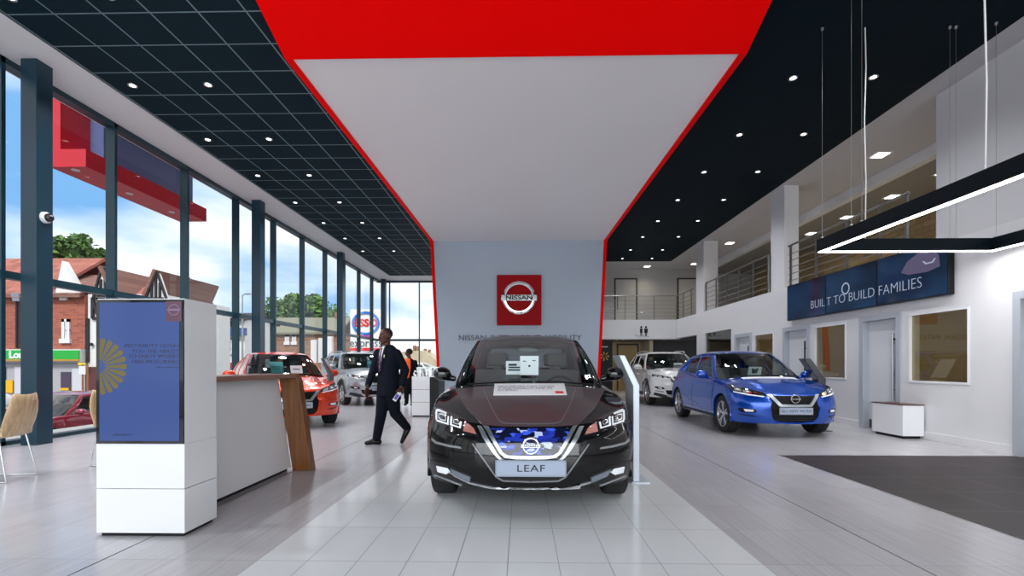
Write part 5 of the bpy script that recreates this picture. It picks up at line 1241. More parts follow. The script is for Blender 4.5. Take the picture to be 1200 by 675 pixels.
MB().ball(q(0, .085, -.0555), (.024*k, .010*k, .0012*k), 12, M).build('lips', mat('lips_dark', rgb(70, 36, 32), .5), man, smooth=180)
hm = MB(); hm.ball(q(0, -.024, .040), (.0775*k, .0925*k, .084*k), 28, M)
hme = hm.mesh(); bm = bmesh.new(); bm.from_mesh(hme)
inv = M.inverted()
kill = []
for v in bm.verts:
    l = inv @ (v.co-hc)/k
    if l.z < .040+max(0, l.y+.02)*.55-.05*max(0, min(1, (-l.y-.0)/.05)) or l.y > .058: kill.append(v)
bmesh.ops.delete(bm, geom=kill, context='VERTS'); bm.to_mesh(hme); bm.free(); finish(hme, 'hair', HAIR, man, smooth=180)
# jacket
fw = Vector((-.72, -.69, 0)).normalized(); rt = Vector((fw.y, -fw.x, 0))*-1     # body faces left and toward the camera
jk = MB()
def ell(c, a, d, h, n=20): jk.ball(c, (a, d, h), n, Matrix((rt, fw, Vector((0, 0, 1)))).transposed())
rows = []
spine = [(404.0, .060, .055), (406.5, .120, .080), (409.5, .180, .100), (417, .205, .125), (425, .198, .132), (434, .185, .130), (442, .186, .135), (450, .196, .142), (458, .206, .148), (463.5, .212, .150)]
for py, wd, dp in spine:
    c = J(455.2-(3 if py < 410 else 0)*0, py, 0); rows.append([c+rt*wd*math.copysign(abs(math.cos(t))**.85, math.cos(t))+fw*dp*math.copysign(abs(math.sin(t))**.9, math.sin(t)) for t in [2*PI*i/28 for i in range(28)]])
k0 = len(jk.v); jk.v += [v for r in rows for v in r]
for i in range(len(rows)-1):
    for j in range(28): jk.f.append([k0+i*28+j, k0+i*28+(j+1) % 28, k0+(i+1)*28+(j+1) % 28, k0+(i+1)*28+j]); jk.mi.append(0)
jk.f += [[k0+j for j in range(28)], [k0+(len(rows)-1)*28+j for j in range(28)][::-1]]; jk.mi += [0, 0]
jk.caps([shR+Vector((.02, 0, -.01)), elR, wrR+(elR-wrR)*.12], [.068, .058, .046], 16); jk.caps([shL+Vector((-.02, 0, -.01)), elL, wrL+(elL-wrL)*.12], [.070, .060, .047], 16)
me = remeshed(jk, .011, 3)
jo = finish(me, 'jacket', SUIT, man, smooth=180)
# front opening: shirt, tie, lapels laid over the chest
def ch(u, py, out): # u across the chest from the centre line, out from the torso axis
    c = J(455.2, py, 0); i = max(0, min(len(spine)-2, next((n for n in range(len(spine)-1) if spine[n+1][0] >= py), len(spine)-2)))
    a_, b_ = spine[i], spine[i+1]; t_ = max(0, min(1, (py-a_[0])/(b_[0]-a_[0]))); wd, dp = lerp(a_[1], b_[1], t_), lerp(a_[2], b_[2], t_)
    s_ = max(-.98, min(.98, u/wd)); ang = math.acos(abs(s_)**(1/.85)); return c+rt*u+fw*(dp*math.sin(ang)**.9+out)
def strip(pts, name, m, out, par=man):
    """pts [(py, u0, u1)]"""
    rows = [[ch(lerp(u0, u1, i/6), py, out) for i in range(7)] for py, u0, u1 in pts]
    return MB().grid(rows).build(name, m, par, smooth=60, solid=.004)
strip([(405.5, -.05, .05), (409, -.062, .062), (415, -.056, .056), (425, -.036, .036), (434, -.012, .012), (438, -.002, .002)], 'shirt', SHIRT, .004)
strip([(408, -.014, .014), (409.5, -.018, .018), (410.5, -.012, .012), (418, -.020, .020), (428, -.027, .027), (434, -.022, .022), (437, -.006, .006)], 'tie', (TIE := mat('tie_purple', (.10, .02, .09), .5)), .012)
for s in (-1, 1):
    strip([(406, s*.045, s*.085), (410, s*.058, s*.100), (414, s*.058, s*.128), (416, s*.055, s*.105), (425, s*.036, s*.085), (434, s*.010, s*.045), (438, s*.0, s*.012)], 'lapel', SUIT, .010)
for i in range(4):
    py = 413+i*5.2; strip([(py, -.018, -.004), (py+1.1, -.008, .006), (py+2.2, .002, .018)], 'tie_stripe', mat('tie_stripe', (.30, .16, .38), .5), .0155)
# shirt collar
for s in (-1, 1):
    c = neck+Vector((0, 0, -.005)); rows = []
    for i in range(9):
        a_ = lerp(.12, PI*.98, i/8); d_ = (fw*math.cos(a_)+rt*s*math.sin(a_)); rows.append([c+d_*.070+Vector((0, 0, -.045 if i > 1 else -.055)), c+d_*.064+Vector((0, 0, -.004))])
    MB().grid(rows).build('collar', SHIRT, man, smooth=60, solid=.005)
for p_ in (ch(-.018, 439, .012), ch(-.018, 445.5, .012)): MB().ball(p_, .008, 10).build('button', BLACK, man, smooth=60)
strip([(416, .098, .112), (419.5, .098, .112)], 'name_badge', mat('badge_pin', (.75, .72, .5), .3, metal=.5), .012)
# trousers and shoes
tr = MB(); tr.caps([pel+Vector((0, 0, -.02)), pel+Vector((0, 0, .06))], [.155, .15], 20)
tr.caps([hipR, kneeF, ankF+Vector((0, 0, -.0))], [.112, .080, .062], 18); tr.caps([hipL, kneeB, ankB+Vector((0, 0, .0))], [.112, .080, .060], 18)
finish(remeshed(tr, .010, 3), 'trousers', TROU, man, smooth=180)
def shoe(ank, toe, low):
    d = (toe-ank); d2 = Vector((d.x, d.y, 0)).normalized(); sh = MB()
    heel = ank+Vector((0, 0, -.055))-d2*.035 if not low else ank+Vector((.02, .0, -.02))
    mid = (heel+toe)/2+Vector((0, 0, .012)); sh.caps([heel, mid, toe], [.040, .042, .030], 14); sh.caps([ank+Vector((0, 0, -.01)), mid+Vector((0, 0, .01))], [.045, .035], 12)
    bx_ = [heel-(toe-heel).normalized()*.03, toe+(toe-heel).normalized()*.02]
    return finish(remeshed(sh, .008, 2), 'shoe', SHOE, man, smooth=180)
shoe(ankF, Vector((toeF.x, toeF.y, .030)), False); shoe(ankB, Vector((toeB.x, toeB.y, .034)), True)
for a_, p_ in ((elR, wrR), (elL, wrL)):
    c0_, c1_ = p_+(a_-p_)*.14, p_+(a_-p_)*.04; MB().tube([c0_, c1_], [.040, .037], 16).build('shirt_cuff', SHIRT, man, smooth=40)
hp = J(469.5, 459.5, -.21)
ld = thing('lanyard', 'purple and white card on a pale looped strap held by the walking man', 'lanyard', tuple(hp+Vector((0, 0, -.12))))
cdm = MB(); Mx = Matrix.Translation(J(465.3, 464.5, -.22)) @ Matrix.Rotation(math.radians(35), 4, 'Y'); cdm.box(-.028, .028, -.003, .003, -.075, .06, Mx); cdm.build('card_holder', mat('card_white', (.78, .78, .85), .4), ld)
MB().box(-.02, .02, -.0045, -.003, -.05, .03, Mx).build('card_print', mat('print_purple', (.10, .07, .45), .5), ld)
MB().tube([hp+Vector(v) for v in ((-.01, 0, .0), (.03, 0, -.05), (.055, 0, -.11), (.05, 0, -.155), (.02, 0, -.16), (.03, 0, -.10), (.0, 0, -.04), (-.01, 0, 0))], .006, 8).build('strap', mat('strap_white', (.75, .72, .70), .7), ld, smooth=60)
# ---- figure in the orange vest behind
Z2 = 13.7
def K(px, py, dz=0): return P(px, py, Z2+dz)
g = K(480.5, 475, 0); wm = thing('person', 'person in an orange vest over black clothes, standing behind the walking man', 'person', (g.x, g.y, 0))
hc2 = K(478.8, 413.2); b = MB(); q, M, k = head(b, hc2, Vector((-.9, -.35, 0)), .225)
b.caps([hc2+Vector((0, .01, -.06)), K(480, 422)], [.05, .055], 12); b.caps([K(480, 424), K(480, 436), K(480, 446)], [.10, .12, .13], 14)
for s in (-1, 1):
    sh_, el_, wr_ = K(480+s*7.0, 424.5), K(480+s*9.2, 436, .0), K(480+s*8.6, 446.5, -.12)
    b.caps([K(480, 424), sh_, el_, wr_], [.06, .05, .04, .027], 10); fingers(b, wr_, Vector((0, -.2, -1)), Vector((-s, 0, 0)), Vector((0, -1, 0)), L=.17, curl=.5)
    b.caps([K(480+s*3, 446), K(480+s*3.6, 460), K(480+s*3.8, 472.5)], [.085, .055, .04], 10); b.caps([K(480+s*3.8, 473), K(480+s*3.8-2, 474.3, -.12)], [.03, .025], 8)
finish(remeshed(b, .0075, 2), 'body', SKIN, wm, smooth=180)
eyes(q, M, k, wm)
MB().ball(q(0, -.022, .030), (.086, .098, .092), 20, M).build('hair', HAIR, wm, smooth=180)
cl = MB(); cl.caps([K(480, 424.5), K(480, 436), K(480, 447)], [.125, .135, .15], 16)
for s in (-1, 1): cl.caps([K(480+s*6.2, 424.5), K(480+s*9.2, 436), K(480+s*8.6, 445, -.11)], [.07, .055, .042], 12)
finish(remeshed(cl, .012, 3), 'top', mat('cloth_black', (.006, .006, .007), .85, spec=.15), wm, smooth=180)
cl = MB(); 
for s in (-1, 1): cl.caps([K(480+s*2.6, 447), K(480+s*3.6, 460), K(480+s*3.8, 471.5)], [.12, .08, .06], 14)
finish(remeshed(cl, .012, 3), 'trousers', mat('cloth_black', (.006, .006, .007), .85, spec=.15), wm, smooth=180)
cl = MB(); c_ = K(479.5, 431.5); Mv = Matrix.Diagonal((1, 1, 1))
for i, (py, wd) in enumerate(((420.5, .07), (423.5, .105), (429, .115), (436, .085), (441, .06))): pass
rows = []
for py, w0 in ((420.2, .125), (424, .135), (430, .13), (436, .105), (441.5, .055), (443, .03)):
    rows.append([K(480, py)+Vector((math.sin(t)*(.155 if py > 421 else .13)*1.0, -math.cos(t)*.160, 0)) for t in [lerp(-w0/.135*1.0, w0/.135*.45, i/8) for i in range(9)]])
MB().grid(rows).build('orange_vest', mat('vest_orange', rgb(250, 92, 10), .6), wm, smooth=60, solid=.012)
for s in (-1, 1):
    sm = MB().caps([K(480+s*3.8, 472.9, .02), K(480+s*3.8-1.6, 474.2, -.12)], [.042, .034], 12); sm.build('shoe', SHOE, wm, smooth=60)
# ------------------------------------------------------------------ outside: street below floor level, shops, trees, sign
GS = -1.0
ROAD = mat('asphalt', (.16, .16, .17), .9, noise=(30, .2)); PAVE = mat('paving', (.36, .35, .33), .85, noise=(6, .1))
struct('ground', MB().box(-160, XG-.4, -60, 200, GS-.2, GS), ROAD)
struct('ground', MB().box(XG-.4, 60, YB+.2, 200, -.3, -.12), PAVE)
struct('ground', MB().box(XG-.4, 60, -80, YF-.3, -.3, -.12), PAVE)
struct('ground', MB().box(XG-1.0, XG-.15, YF, YB+.2, GS, -.02), PAVE)
BR1 = brick_mat('red_brick', rgb(176, 98, 76), rgb(150, 78, 62), rgb(150, 130, 118), bw=.5, bh=.16); BR2 = brick_mat('brown_brick', rgb(158, 118, 92), rgb(132, 96, 76), rgb(140, 122, 104), bw=.5, bh=.16)
TILE = brick_mat('roof_tile', rgb(176, 110, 92), rgb(146, 84, 70), rgb(110, 66, 58), bw=.5, bh=.35, axes='xz'); TILE2 = brick_mat('roof_tile_brown', rgb(140, 104, 92), rgb(120, 84, 74), rgb(90, 66, 60), bw=.5, bh=.35, axes='xz')
REND = mat('render_white', (.78, .78, .76), .8, noise=(2, .05)); TIMB = mat('timber_black', (.02, .02, .025), .7); WFR = mat('window_white', (.75, .75, .75), .5); WGL = mat('far_window_glass', (.10, .16, .20), .08)
def ux(px, z): return P(px, 0, z).x
def uz(py, z): return P(0, py, z).z
def facwin(par, x0, x1, z0, z1, y, bars=1, fr=.12):
    f = MB(); f.box(x0, x0+fr, y-.1, y, z0, z1); f.box(x1-fr, x1, y-.1, y, z0, z1); f.box(x0, x1, y-.1, y, z1-fr, z1); f.box(x0-.1, x1+.1, y-.18, y, z0-.1, z0+fr)
    f.box(x0, x1, y-.08, y, (z0+z1)/2-.05, (z0+z1)/2+.05)
    for i in range(bars): c = lerp(x0, x1, (i+1)/(bars+1)); f.box(c-.04, c+.04, y-.08, y, z0, z1)
    o = f.build('window', WFR, par); MB().box(x0+fr, x1-fr, y-.04, y-.02, z0+fr, z1-fr).build('pane', WGL, o)
def gable_roof(par, x0, x1, y0, y1, ze, zr, m, along='x', ov=.4):
    mb = MB()
    if along == 'x':
        ym = (y0+y1)/2; mb.prism([(y0-ov, ze-.15), (ym, zr), (y1+ov, ze-.15), (y1+ov, ze-.4), (ym, zr-.25), (y0-ov, ze-.4)], lambda a, b: (x0-ov, a, b), lambda a, b: (x1+ov, a, b))
    else:
        xm = (x0+x1)/2; mb.prism([(x0-ov, ze-.15), (xm, zr), (x1+ov, ze-.15), (x1+ov, ze-.4), (xm, zr-.25), (x0-ov, ze-.4)], lambda a, b: (a, y0-ov, b), lambda a, b: (a, y1+ov, b))
    return mb.build('roof', m, par, recalc=True)
# shop block of red brick with green fascia
Z1 = 33.0
t = thing('shop_building', 'red brick shop building with green fascia sign and tiled roof, across the street', 'building', (ux(20, Z1), Z1+4, GS))
xa, xb = -60, ux(90.5, Z1); y = Z1; ze = uz(341, Z1)
MB().box(xa, xb, y, y+9, uz(409, Z1), ze).build('brick_wall', BR1, t)
MB().box(xa, xb, y, y+9, GS, uz(424, Z1)).build('shop_front_wall', mat('shop_grey', (.42, .42, .44), .6), t)
MB().box(xa, xb, y-.35, y+9, uz(424.5, Z1), uz(409, Z1)).build('fascia', mat('fascia_grey', (.6, .6, .58), .5), t)
fs = MB().box(ux(-60, Z1), ux(90, Z1), y-.45, y-.35, uz(421, Z1), uz(410.5, Z1)).build('fascia_sign', mat('sign_green', rgb(20, 170, 60), .4), t)
MB().box(ux(-60, Z1), ux(90, Z1), y-.47, y-.35, uz(423, Z1), uz(421, Z1)).build('gold_line', mat('sign_gold', rgb(190, 140, 50), .4), fs)
text('Londis', .68, face_y(ux(6.5, Z1), y-.46, uz(416, Z1)), 'fascia_lettering', mat('sign_white', (.85, .85, .85), .4), fs, ext=.02, align='LEFT', bold=.025)
gable_roof(t, xa, ux(40, Z1), y, y+9, ze, uz(283, Z1), TILE)
gable_roof(t, ux(40, Z1), xb-.4, y, y+7, uz(341, Z1), uz(309, Z1), TILE2)
mb = MB(); mb.prism([(ux(58, Z1), uz(342, Z1)), (ux(66, Z1), uz(304, Z1)), (ux(88, Z1), uz(342, Z1))], lambda a, b: (a, y-.2, b), lambda a, b: (a, y+.3, b)); mb.build('white_gable', REND, t, recalc=True)
facwin(t, ux(63.5, Z1), ux(73, Z1), uz(400, Z1), uz(373, Z1), y, fr=.2)
facwin(t, ux(64, Z1), ux(69, Z1), uz(349, Z1), uz(342, Z1), y)
facwin(t, ux(-20, Z1), ux(-8, Z1), uz(400, Z1), uz(373, Z1), y, fr=.2)
for px in (9.5, 14): MB().tube([(ux(px, Z1), y-.12, uz(408, Z1)), (ux(px, Z1), y-.12, uz(352, Z1))], .07, 8).build('drainpipe', TIMB, t)
MB().hexa([(ux(8, Z1), y-.3, uz(352, Z1)), (ux(16, Z1), y-.3, uz(352, Z1)), (ux(8, Z1), y, uz(352, Z1)), (ux(16, Z1), y, uz(352, Z1)), (ux(9, Z1), y-.5, uz(343, Z1)), (ux(19, Z1), y-.5, uz(343, Z1)), (ux(9, Z1), y, uz(343, Z1)), (ux(19, Z1), y, uz(343, Z1))]).build('rain_hopper', mat('hopper_grey', (.35, .38, .45), .5), t)
for a_, b_, c_, d_, m in ((-40, -5, 430, 462, 'shop_glass_dark'), (6, 19, 430, 462, 'shop_blind'), (62, 74, 436, 462, 'shop_glass_dark'), (76, 88, 432, 460, 'shop_blind')):
    MB().box(ux(a_, Z1), ux(b_, Z1), y-.06, y-.02, uz(d_, Z1), uz(c_, Z1)).build('shop_window', mat(m, (.06, .05, .09) if 'dark' in m else (.62, .62, .68), .3), t)
MB().box(ux(-20, Z1), ux(4, Z1), y-.09, y-.05, uz(461, Z1), uz(446, Z1)).build('window_poster', mat('poster_yellow', rgb(240, 180, 20), .5), t)
MB().box(ux(62, Z1), ux(72, Z1), y-.09, y-.05, uz(458, Z1), uz(455, Z1)).build('window_poster', mat('poster_yellow', rgb(240, 180, 20), .5), t); MB().box(ux(62, Z1), ux(72, Z1), y-.09, y-.05, uz(462, Z1), uz(458.5, Z1)).build('window_poster', mat('poster_cyan', rgb(60, 170, 220), .5), t)
# half-timbered house
t = thing('timbered_house', 'white half-timbered house with brown tiled gables and a chimney, behind the screen totem', 'building', (ux(140, Z1), Z1+4, GS))
xa, xb = ux(91, Z1), ux(182, Z1)
MB().box(xa, xb, y+.2, y+8, GS, uz(343, Z1)).build('rendered_wall', REND, t)
gable_roof(t, xa, xb-1, y+.6, y+8, uz(343, Z1), uz(309, Z1), TILE, ov=0)
def tgable(px0, pxm, px1, py1, py0, yy):
    mb = MB().prism([(ux(px0, Z1), uz(py1, Z1)), (ux(pxm, Z1), uz(py0, Z1)), (ux(px1, Z1), uz(py1, Z1))], lambda a, b: (a, yy, b), lambda a, b: (a, yy+.3, b)); mb.build('gable', REND, t, recalc=True)
    bb = MB(); w_ = .09
    def bar(a, b, c, d): 
        p0, p1 = Vector((ux(a, Z1), yy-.06, uz(b, Z1))), Vector((ux(c, Z1), yy-.06, uz(d, Z1))); bb.tube([p0, p1], w_, 4)
    bar(px0-1, py1+1, pxm, py0-1); bar(pxm, py0-1, px1+1, py1+1); bar(px0+3, py1-1, px1-3, py1-1)
    for f in (.3, .5, .7): 
        x = lerp(px0, px1, f); h = 1-abs(f-.5)*2; bar(x, py1, x, lerp(py1, py0, h))
    bb.build('timbers', TIMB, t)
tgable(112, 121, 138, 348, 314, y-.6); tgable(173, 186, 197, 351, 319, y-.6)
for a_, b_ in ((121, 150), (186, 175)):
    pass
mb = MB(); mb.add([(ux(121, Z1), y-.9, uz(313, Z1)), (ux(139, Z1), y-.9, uz(349, Z1)), (ux(139, Z1), y+6, uz(349, Z1)), (ux(121, Z1), y+6, uz(313, Z1))], [(0, 1, 2, 3)]); mb.build('gable_roof', TILE2, t, solid=.2)
mb = MB(); mb.add([(ux(186, Z1), y-.9, uz(317, Z1)), (ux(171, Z1), y-.9, uz(352, Z1)), (ux(171, Z1), y+6, uz(352, Z1)), (ux(186, Z1), y+6, uz(317, Z1))], [(0, 1, 2, 3)]); mb.build('gable_roof', TILE2, t, solid=.2)
c = MB().box(ux(160, Z1), ux(167.5, Z1), y+3.5, y+4.6, uz(330, Z1), uz(315, Z1)); c.box(ux(159, Z1), ux(168.5, Z1), y+3.4, y+4.7, uz(316.5, Z1), uz(314.5, Z1)); ch_ = c.build('chimney', REND, t)
for px in (162, 165.5): MB().lathe([(.16, 0), (.13, .45), (0, .45)], 10, Matrix.Translation((ux(px, Z1), y+4, uz(314.5, Z1)))).build('chimney_pot', mat('pot_clay', rgb(170, 110, 80), .8), ch_)
tb = MB()
for a_, b_, c_, d_ in ((98, 347, 98, 372), (105, 347, 105, 372), (98, 349, 105, 370), (98, 347, 112, 347), (98, 372, 112, 372), (92, 372, 92, 424), (109, 347, 109, 372)): tb.tube([(ux(a_, Z1), y+.15, uz(b_, Z1)), (ux(c_, Z1), y+.15, uz(d_, Z1))], .13, 4)
tb.build('timbers', TIMB, t)
for px in (97.5, 106.5): 
    s_ = MB().ball((ux(px, Z1), y+.05, uz(403, Z1)), .12, 10).build('wall_lamp', TIMB, t)
MB().box(ux(92, Z1), ux(112, Z1), y+.0, y+.2, uz(460, Z1), uz(430, Z1)).build('porch_dark', mat('porch_oxblood', (.10, .03, .03), .6), t)
MB().box(ux(90, Z1), ux(98, Z1), y-.5, y-.4, uz(428, Z1), uz(425, Z1)).build('street_board', mat('board_yellow', rgb(235, 200, 60), .5), t)
# board sign posts on the pavement in front
o = thing('notice_board', 'white notice board on two thin posts at the pavement before the brick shop', 'notice board', (ux(87, 30), 30, GS))
MB().box(ux(83, 30), ux(91, 30), 30, 30.06, uz(439, 30), uz(429, 30)).build('board', WFR, o)
for px in (86, 92): MB().tube([(ux(px, 30), 30.1, GS), (ux(px, 30), 30.1, uz(427, 30))], .05, 8).build('post', mat('post_ochre', rgb(150, 100, 60), .6), o)
# timbered corner building with blue fascia
Z3 = 47.0
t = thing('corner_shop', 'half-timbered corner shop with blue fascia seen right of the totem', 'building', (ux(262, Z3), Z3+3, GS))
MB().box(ux(200, Z3), ux(283, Z3), Z3, Z3+6, GS, uz(371, Z3)).build('rendered_wall', REND, t)
MB().box(ux(200, Z3), ux(286, Z3), Z3-.5, Z3, uz(393, Z3), uz(384, Z3)).build('fascia', mat('fascia_blue', rgb(40, 80, 140), .5), t)
gable_roof(t, ux(200, Z3), ux(282, Z3), Z3, Z3+6, uz(371, Z3), uz(362, Z3), TIMB)
tb = MB()
for px in (246, 252, 258, 264, 270): tb.tube([(ux(px, Z3), Z3-.05, uz(384, Z3)), (ux(px, Z3), Z3-.05, uz(372, Z3))], .12, 4)
tb.tube([(ux(242, Z3), Z3-.05, uz(383, Z3)), (ux(250, Z3), Z3-.05, uz(373, Z3))], .2, 4); tb.tube([(ux(262, Z3), Z3-.05, uz(373, Z3)), (ux(270, Z3), Z3-.05, uz(383, Z3))], .2, 4); tb.build('timbers', TIMB, t)
for a_ in (244, 252, 262): facwin(t, ux(a_, Z3), ux(a_+6.5, Z3), uz(414, Z3), uz(396, Z3), Z3)
MB().box(ux(200, Z3), ux(283, Z3), Z3-.3, Z3, uz(431, Z3), uz(425, Z3)).build('red_band', mat('band_red', rgb(190, 50, 60), .5), t)
# brick house across, further along
Z4 = 62.0
t = thing('brick_house', 'brown brick house with white sash windows, beyond the middle glazing', 'building', (ux(345, Z4), Z4+4, GS))
MB().box(ux(306, Z4), ux(394, Z4), Z4, Z4+8, GS, uz(388, Z4)).build('brick_wall', BR2, t); gable_roof(t, ux(306, Z4), ux(394, Z4), Z4, Z4+8, uz(388, Z4), uz(368, Z4), mat('slate_olive', (.20, .20, .14), .8))
for a_ in (331.5, 340): facwin(t, ux(a_, Z4), ux(a_+5, Z4), uz(403, Z4), uz(391.5, Z4), Z4, fr=.3)
c = MB().box(ux(378, Z4), ux(383, Z4), Z4+3.6, Z4+4.8, uz(372, Z4), uz(362, Z4)).build('chimney', BR2, t)
for k in range(3):
    MB().box(ux(362+k*9, Z4-6), ux(369+k*9, Z4-6), Z4-6, Z4-5.5, uz(425, Z4-6), uz(398-k*2, Z4-6)).build('forecourt_unit', mat('unit_white', (.7, .68, .68), .6), t)
# far terrace past the rear glazing
Z5 = 80.0
t = thing('far_terrace', 'sandy terrace of roofs stepping down behind the car park', 'building', (ux(500, Z5), Z5+4, -.1))
MB().prism([(ux(470, Z5), -.1), (ux(470, Z5), uz(412, Z5)), (ux(490, Z5), uz(411, Z5)), (ux(497, Z5), uz(411, Z5)), (ux(514, Z5), uz(425, Z5)), (ux(530, Z5), -.1)], lambda a, b: (a, Z5, b), lambda a, b: (a, Z5+6, b)).build('terrace_wall', mat('sandstone', rgb(190, 178, 150), .8, noise=(.8, .35)), t, recalc=True)
for px, py in ((480, 404), (483.5, 405), (493, 408), (498, 409)): MB().box(ux(px, Z5), ux(px+2.6, Z5), Z5+2, Z5+3, uz(412, Z5), uz(py, Z5)).build('chimney', BR2, t)
# fuel station sign
Z6 = 41.0
t = thing('fuel_price_sign', 'tall white fuel station sign with blue oval and red letters outside the glazing', 'sign', (ux(427, Z6), Z6, GS))
cx, cz = ux(427.5, Z6), uz(378.5, Z6); Rx, Rz = (ux(444, Z6)-ux(411, Z6))/2, (uz(364.5, Z6)-uz(392.5, Z6))/2
def oval(r0x, r0z, r1x, r1z, y0, y1, name, m, par):
    n = 40; mb = MB(); A = [2*PI*i/n for i in range(n)]
    for y_ in (y0, y1): mb.v += [Vector((cx+r1x*math.cos(a), y_, cz+r1z*math.sin(a))) for a in A]; mb.v += [Vector((cx+r0x*math.cos(a), y_, cz+r0z*math.sin(a))) for a in A]
    for i in range(n):
        j = (i+1) % n
        for f in ((i, j, n+j, n+i), (2*n+i, 3*n+i, 3*n+j, 2*n+j), (i, 2*n+i, 2*n+j, j), (n+i, n+j, 3*n+j, 3*n+i)): mb.f.append(list(f)); mb.mi.append(0)
    return mb.build(name, m, par)
pn = MB().box(ux(409, Z6), ux(446, Z6), Z6+.05, Z6+.5, uz(417, Z6), uz(362, Z6)).build('pylon', mat('sign_white', (.85, .85, .85), .4), t)
oval(Rx*.82, Rz*.80, Rx, Rz, Z6-.05, Z6+.04, 'blue_ring', mat('ring_blue', rgb(20, 110, 200), .4), t)
text('ESSO', Rz*.86, face_y(cx, Z6+.02, cz), 'lettering', mat('print_red', rgb(215, 30, 40), .5), t, ext=.03, bold=.03, sx=1.05)
MB().box(cx-Rx*.35, cx+Rx*.35, Z6-.02, Z6+.05, cz-Rz*1.22, cz-Rz*1.02).build('magenta_bar', mat('bar_magenta', rgb(200, 40, 170), .4), t)
text('express', 1.0, face_y(cx, Z6+.02, uz(402, Z6)), 'lettering', mat('letter_dark', (.06, .07, .09), .5), t, ext=.02, sx=.9)
MB().box(ux(409, Z6), ux(446, Z6), Z6, Z6+.04, uz(411, Z6), uz(407.5, Z6)).build('red_strip', mat('print_red', rgb(215, 30, 40), .5), t)
for px in (412, 443): MB().box(ux(px-.7, Z6), ux(px+.7, Z6), Z6+.1, Z6+.3, GS, uz(416, Z6)).build('leg', STEEL, t)
# lamp post
t = thing('street_lamp', 'tall grey street lamp with short arm outside, right of the screen totem', 'street lamp', (ux(280.5, 38), 38, GS))
MB().tube([(ux(280.5, 38), 38, GS), (ux(280.5, 38), 38, uz(345, 38))], [.10, .05], 8).build('pole', mat('lamp_grey', (.25, .28, .3), .5), t); MB().tube([(ux(280.5, 38), 38, uz(345, 38)), (ux(284, 38), 38, uz(343.5, 38))], .04, 6).build('arm', mat('lamp_grey', (.25, .28, .3), .5), t)
MB().ball((ux(287, 38), 38, uz(343.5, 38)), (.32, .12, .07), 12).build('lamp_head', mat('lamp_grey', (.25, .28, .3), .5), t)
# trees
LEAFM = [mat('leaf_green', rgb(92, 128, 52), .7), mat('leaf_dark_green', rgb(58, 92, 44), .7)]; BARK = mat('bark', (.06, .045, .035), .9)
def tree(label, px, py0, py1, pw, z, n=2600, ground=GS, seed=1, ls=.32, group='trees across the street'):
    rnd = random.Random(seed); x, zb_, zt_ = ux(px, z), uz(py1, z), uz(py0, z); rw = pw/F*z/2; rh = (zt_-zb_)/2; c = Vector((x, z, (zt_+zb_)/2))
    t = thing('tree', label, 'tree', (x, z, ground), group=group)
    br = MB(); br.tube([(x, z, ground), (x+.1, z, c.z-rh*.4), (x, z, c.z+rh*.5)], [.35, .25, .06], 8)
    blobs = []
    for i in range(22):
        a, b_, r_ = rnd.uniform(0, 2*PI), rnd.uniform(-.9, .9), rnd.uniform(.35, .85)
        q = c+Vector((math.cos(a)*rw*r_, math.sin(a)*rw*r_, b_*rh*.8)); blobs.append((q, rnd.uniform(.25, .42)*min(rw, rh)*1.2)); br.tube([(x, z, c.z-rh*.5), tuple(q)], [.12, .03], 5)
    br.build('trunk', BARK, t)
    for mi in (0, 1):
        mb = MB()
        for i in range(n//2):
            q, r_ = blobs[rnd.randrange(len(blobs))]; d = Vector((rnd.gauss(0, 1), rnd.gauss(0, 1), rnd.gauss(0, 1))).normalized(); p_ = q+d*r_*rnd.uniform(.6, 1.1)
            u = Vector((rnd.gauss(0, 1), rnd.gauss(0, 1), rnd.gauss(0, 1))).normalized(); v = u.orthogonal().normalized(); s_ = ls*rnd.uniform(.6, 1.3)
            mb.add([p_-u*s_, p_+v*s_*.5, p_+u*s_, p_-v*s_*.5], [(0, 1, 2, 3)])
        mb.build('foliage', LEAFM[mi], t)
tree('round green tree rising behind the brick shop roof', 85, 281, 330, 66, 50, seed=3, n=3600)
tree('large green tree behind the brown brick house', 350, 346, 408, 78, 76, seed=5, ls=.42, n=4200)
tree('darker green tree right of the brown brick house roof', 384, 356, 406, 40, 92, seed=8, n=2600, ls=.36)
tree('small green tree at the foot of the corner shop', 294, 400, 430, 24, 57, seed=9, n=1800, ls=.3)
tree('slim green tree at the left of the middle glazing', 318, 356, 408, 26, 106, seed=11, n=1600, ls=.35)
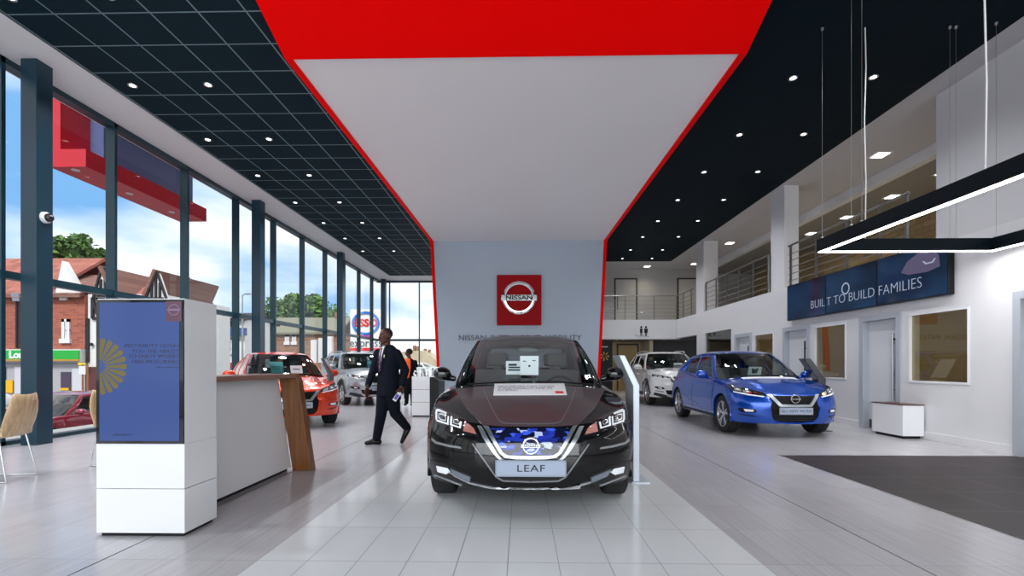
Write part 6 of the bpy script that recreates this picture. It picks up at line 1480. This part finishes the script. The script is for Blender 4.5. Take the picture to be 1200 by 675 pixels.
# red entrance canopy outside the glass
t = thing('entrance_canopy', 'red box canopy with blue-grey panel hanging outside the tall glazing', 'canopy', (-8.7, 10.8, 5.0))
CR = mat('canopy_red', rgb(205, 24, 44), .45); CB = mat('canopy_panel', (.12, .17, .34), .35)
za = HC+.42*9.1
struct('wall_left_upper', MB().box(XG-.2, XG, YF, YB, ZC+.25, 8.4), mat('facade_grey', (.3, .3, .32), .6))
for y_ in (10.4, 12.0): MB().box(-8.7, XG-.2, y_, y_+.2, 7.15, 7.4).build('bracket', CR, t)
MB().box(-9.1, -8.38, 9.15, 12.72, za, za+.34).build('lower_beam', CR, t); MB().box(-9.1, -8.88, 9.15, 9.8, za+.34, za+2.6).build('end_post', CR, t)
MB().box(-9.0, -8.6, 9.8, 12.5, za+.34, za+2.6).build('panel', CB, t)
for y_ in (9.3, 10.6, 11.9): MB().lathe([(0, -.012), (.07, -.012), (.07, 0)], 14, Matrix.Translation((-8.72, y_, za))).build('soffit_lamp', WFR, t)
# cars outside
def street_car(label, x, y, zg, rz, paint, sp=MICRA, group='cars outside', name='parked_car'):
    s_ = dict(sp); s_['spokes'] = 5
    c = mk(name, label, (x, y, zg), rz, paint, s_, group=group)
    c.mirrors(1.44, s_['shoulder'][4][1]+.10, m=paint)
    for md in ('left', 'right'):
        for yy_ in (1.22, 2.30): c.panel([(yy_, .34), (yy_+.008, .34), (yy_+.008, .90), (yy_, .90)], md, 'door_gap', BLACK, t=.0008, maxe=.15)
        c.panel([(2.08, .80), (2.25, .81), (2.25, .835), (2.08, .825)], md, 'door_handle', paint, t=.03, maxe=.2)
    c.panel([(.42, .70), (.46, .75), (.80, .84), (.80, .74), (.60, .69)], 'front', 'headlamp', LAMPGL, t=.008, mirror=True, maxe=.1)
    return c
MAROON = mat('car_maroon', rgb(140, 16, 44), .22, coat=1, metal=.2)
street_car('maroon car outside the window, behind the blue-black column', -11.9, 12.35, GS+.02, 0, MAROON)
street_car('white car on the far side of the road beyond the maroon car', -15.2, 12.2, GS+.02, math.radians(4), WHT)
street_car('white car in the lot behind the rear glazing, right of the orange-vested person', ux(492, 30), 31, -.12, math.radians(80), WHT)
street_car('silver car in the lot outside, behind the orange hatchback', -17.3, 36, GS+.6, math.radians(60), SIL)
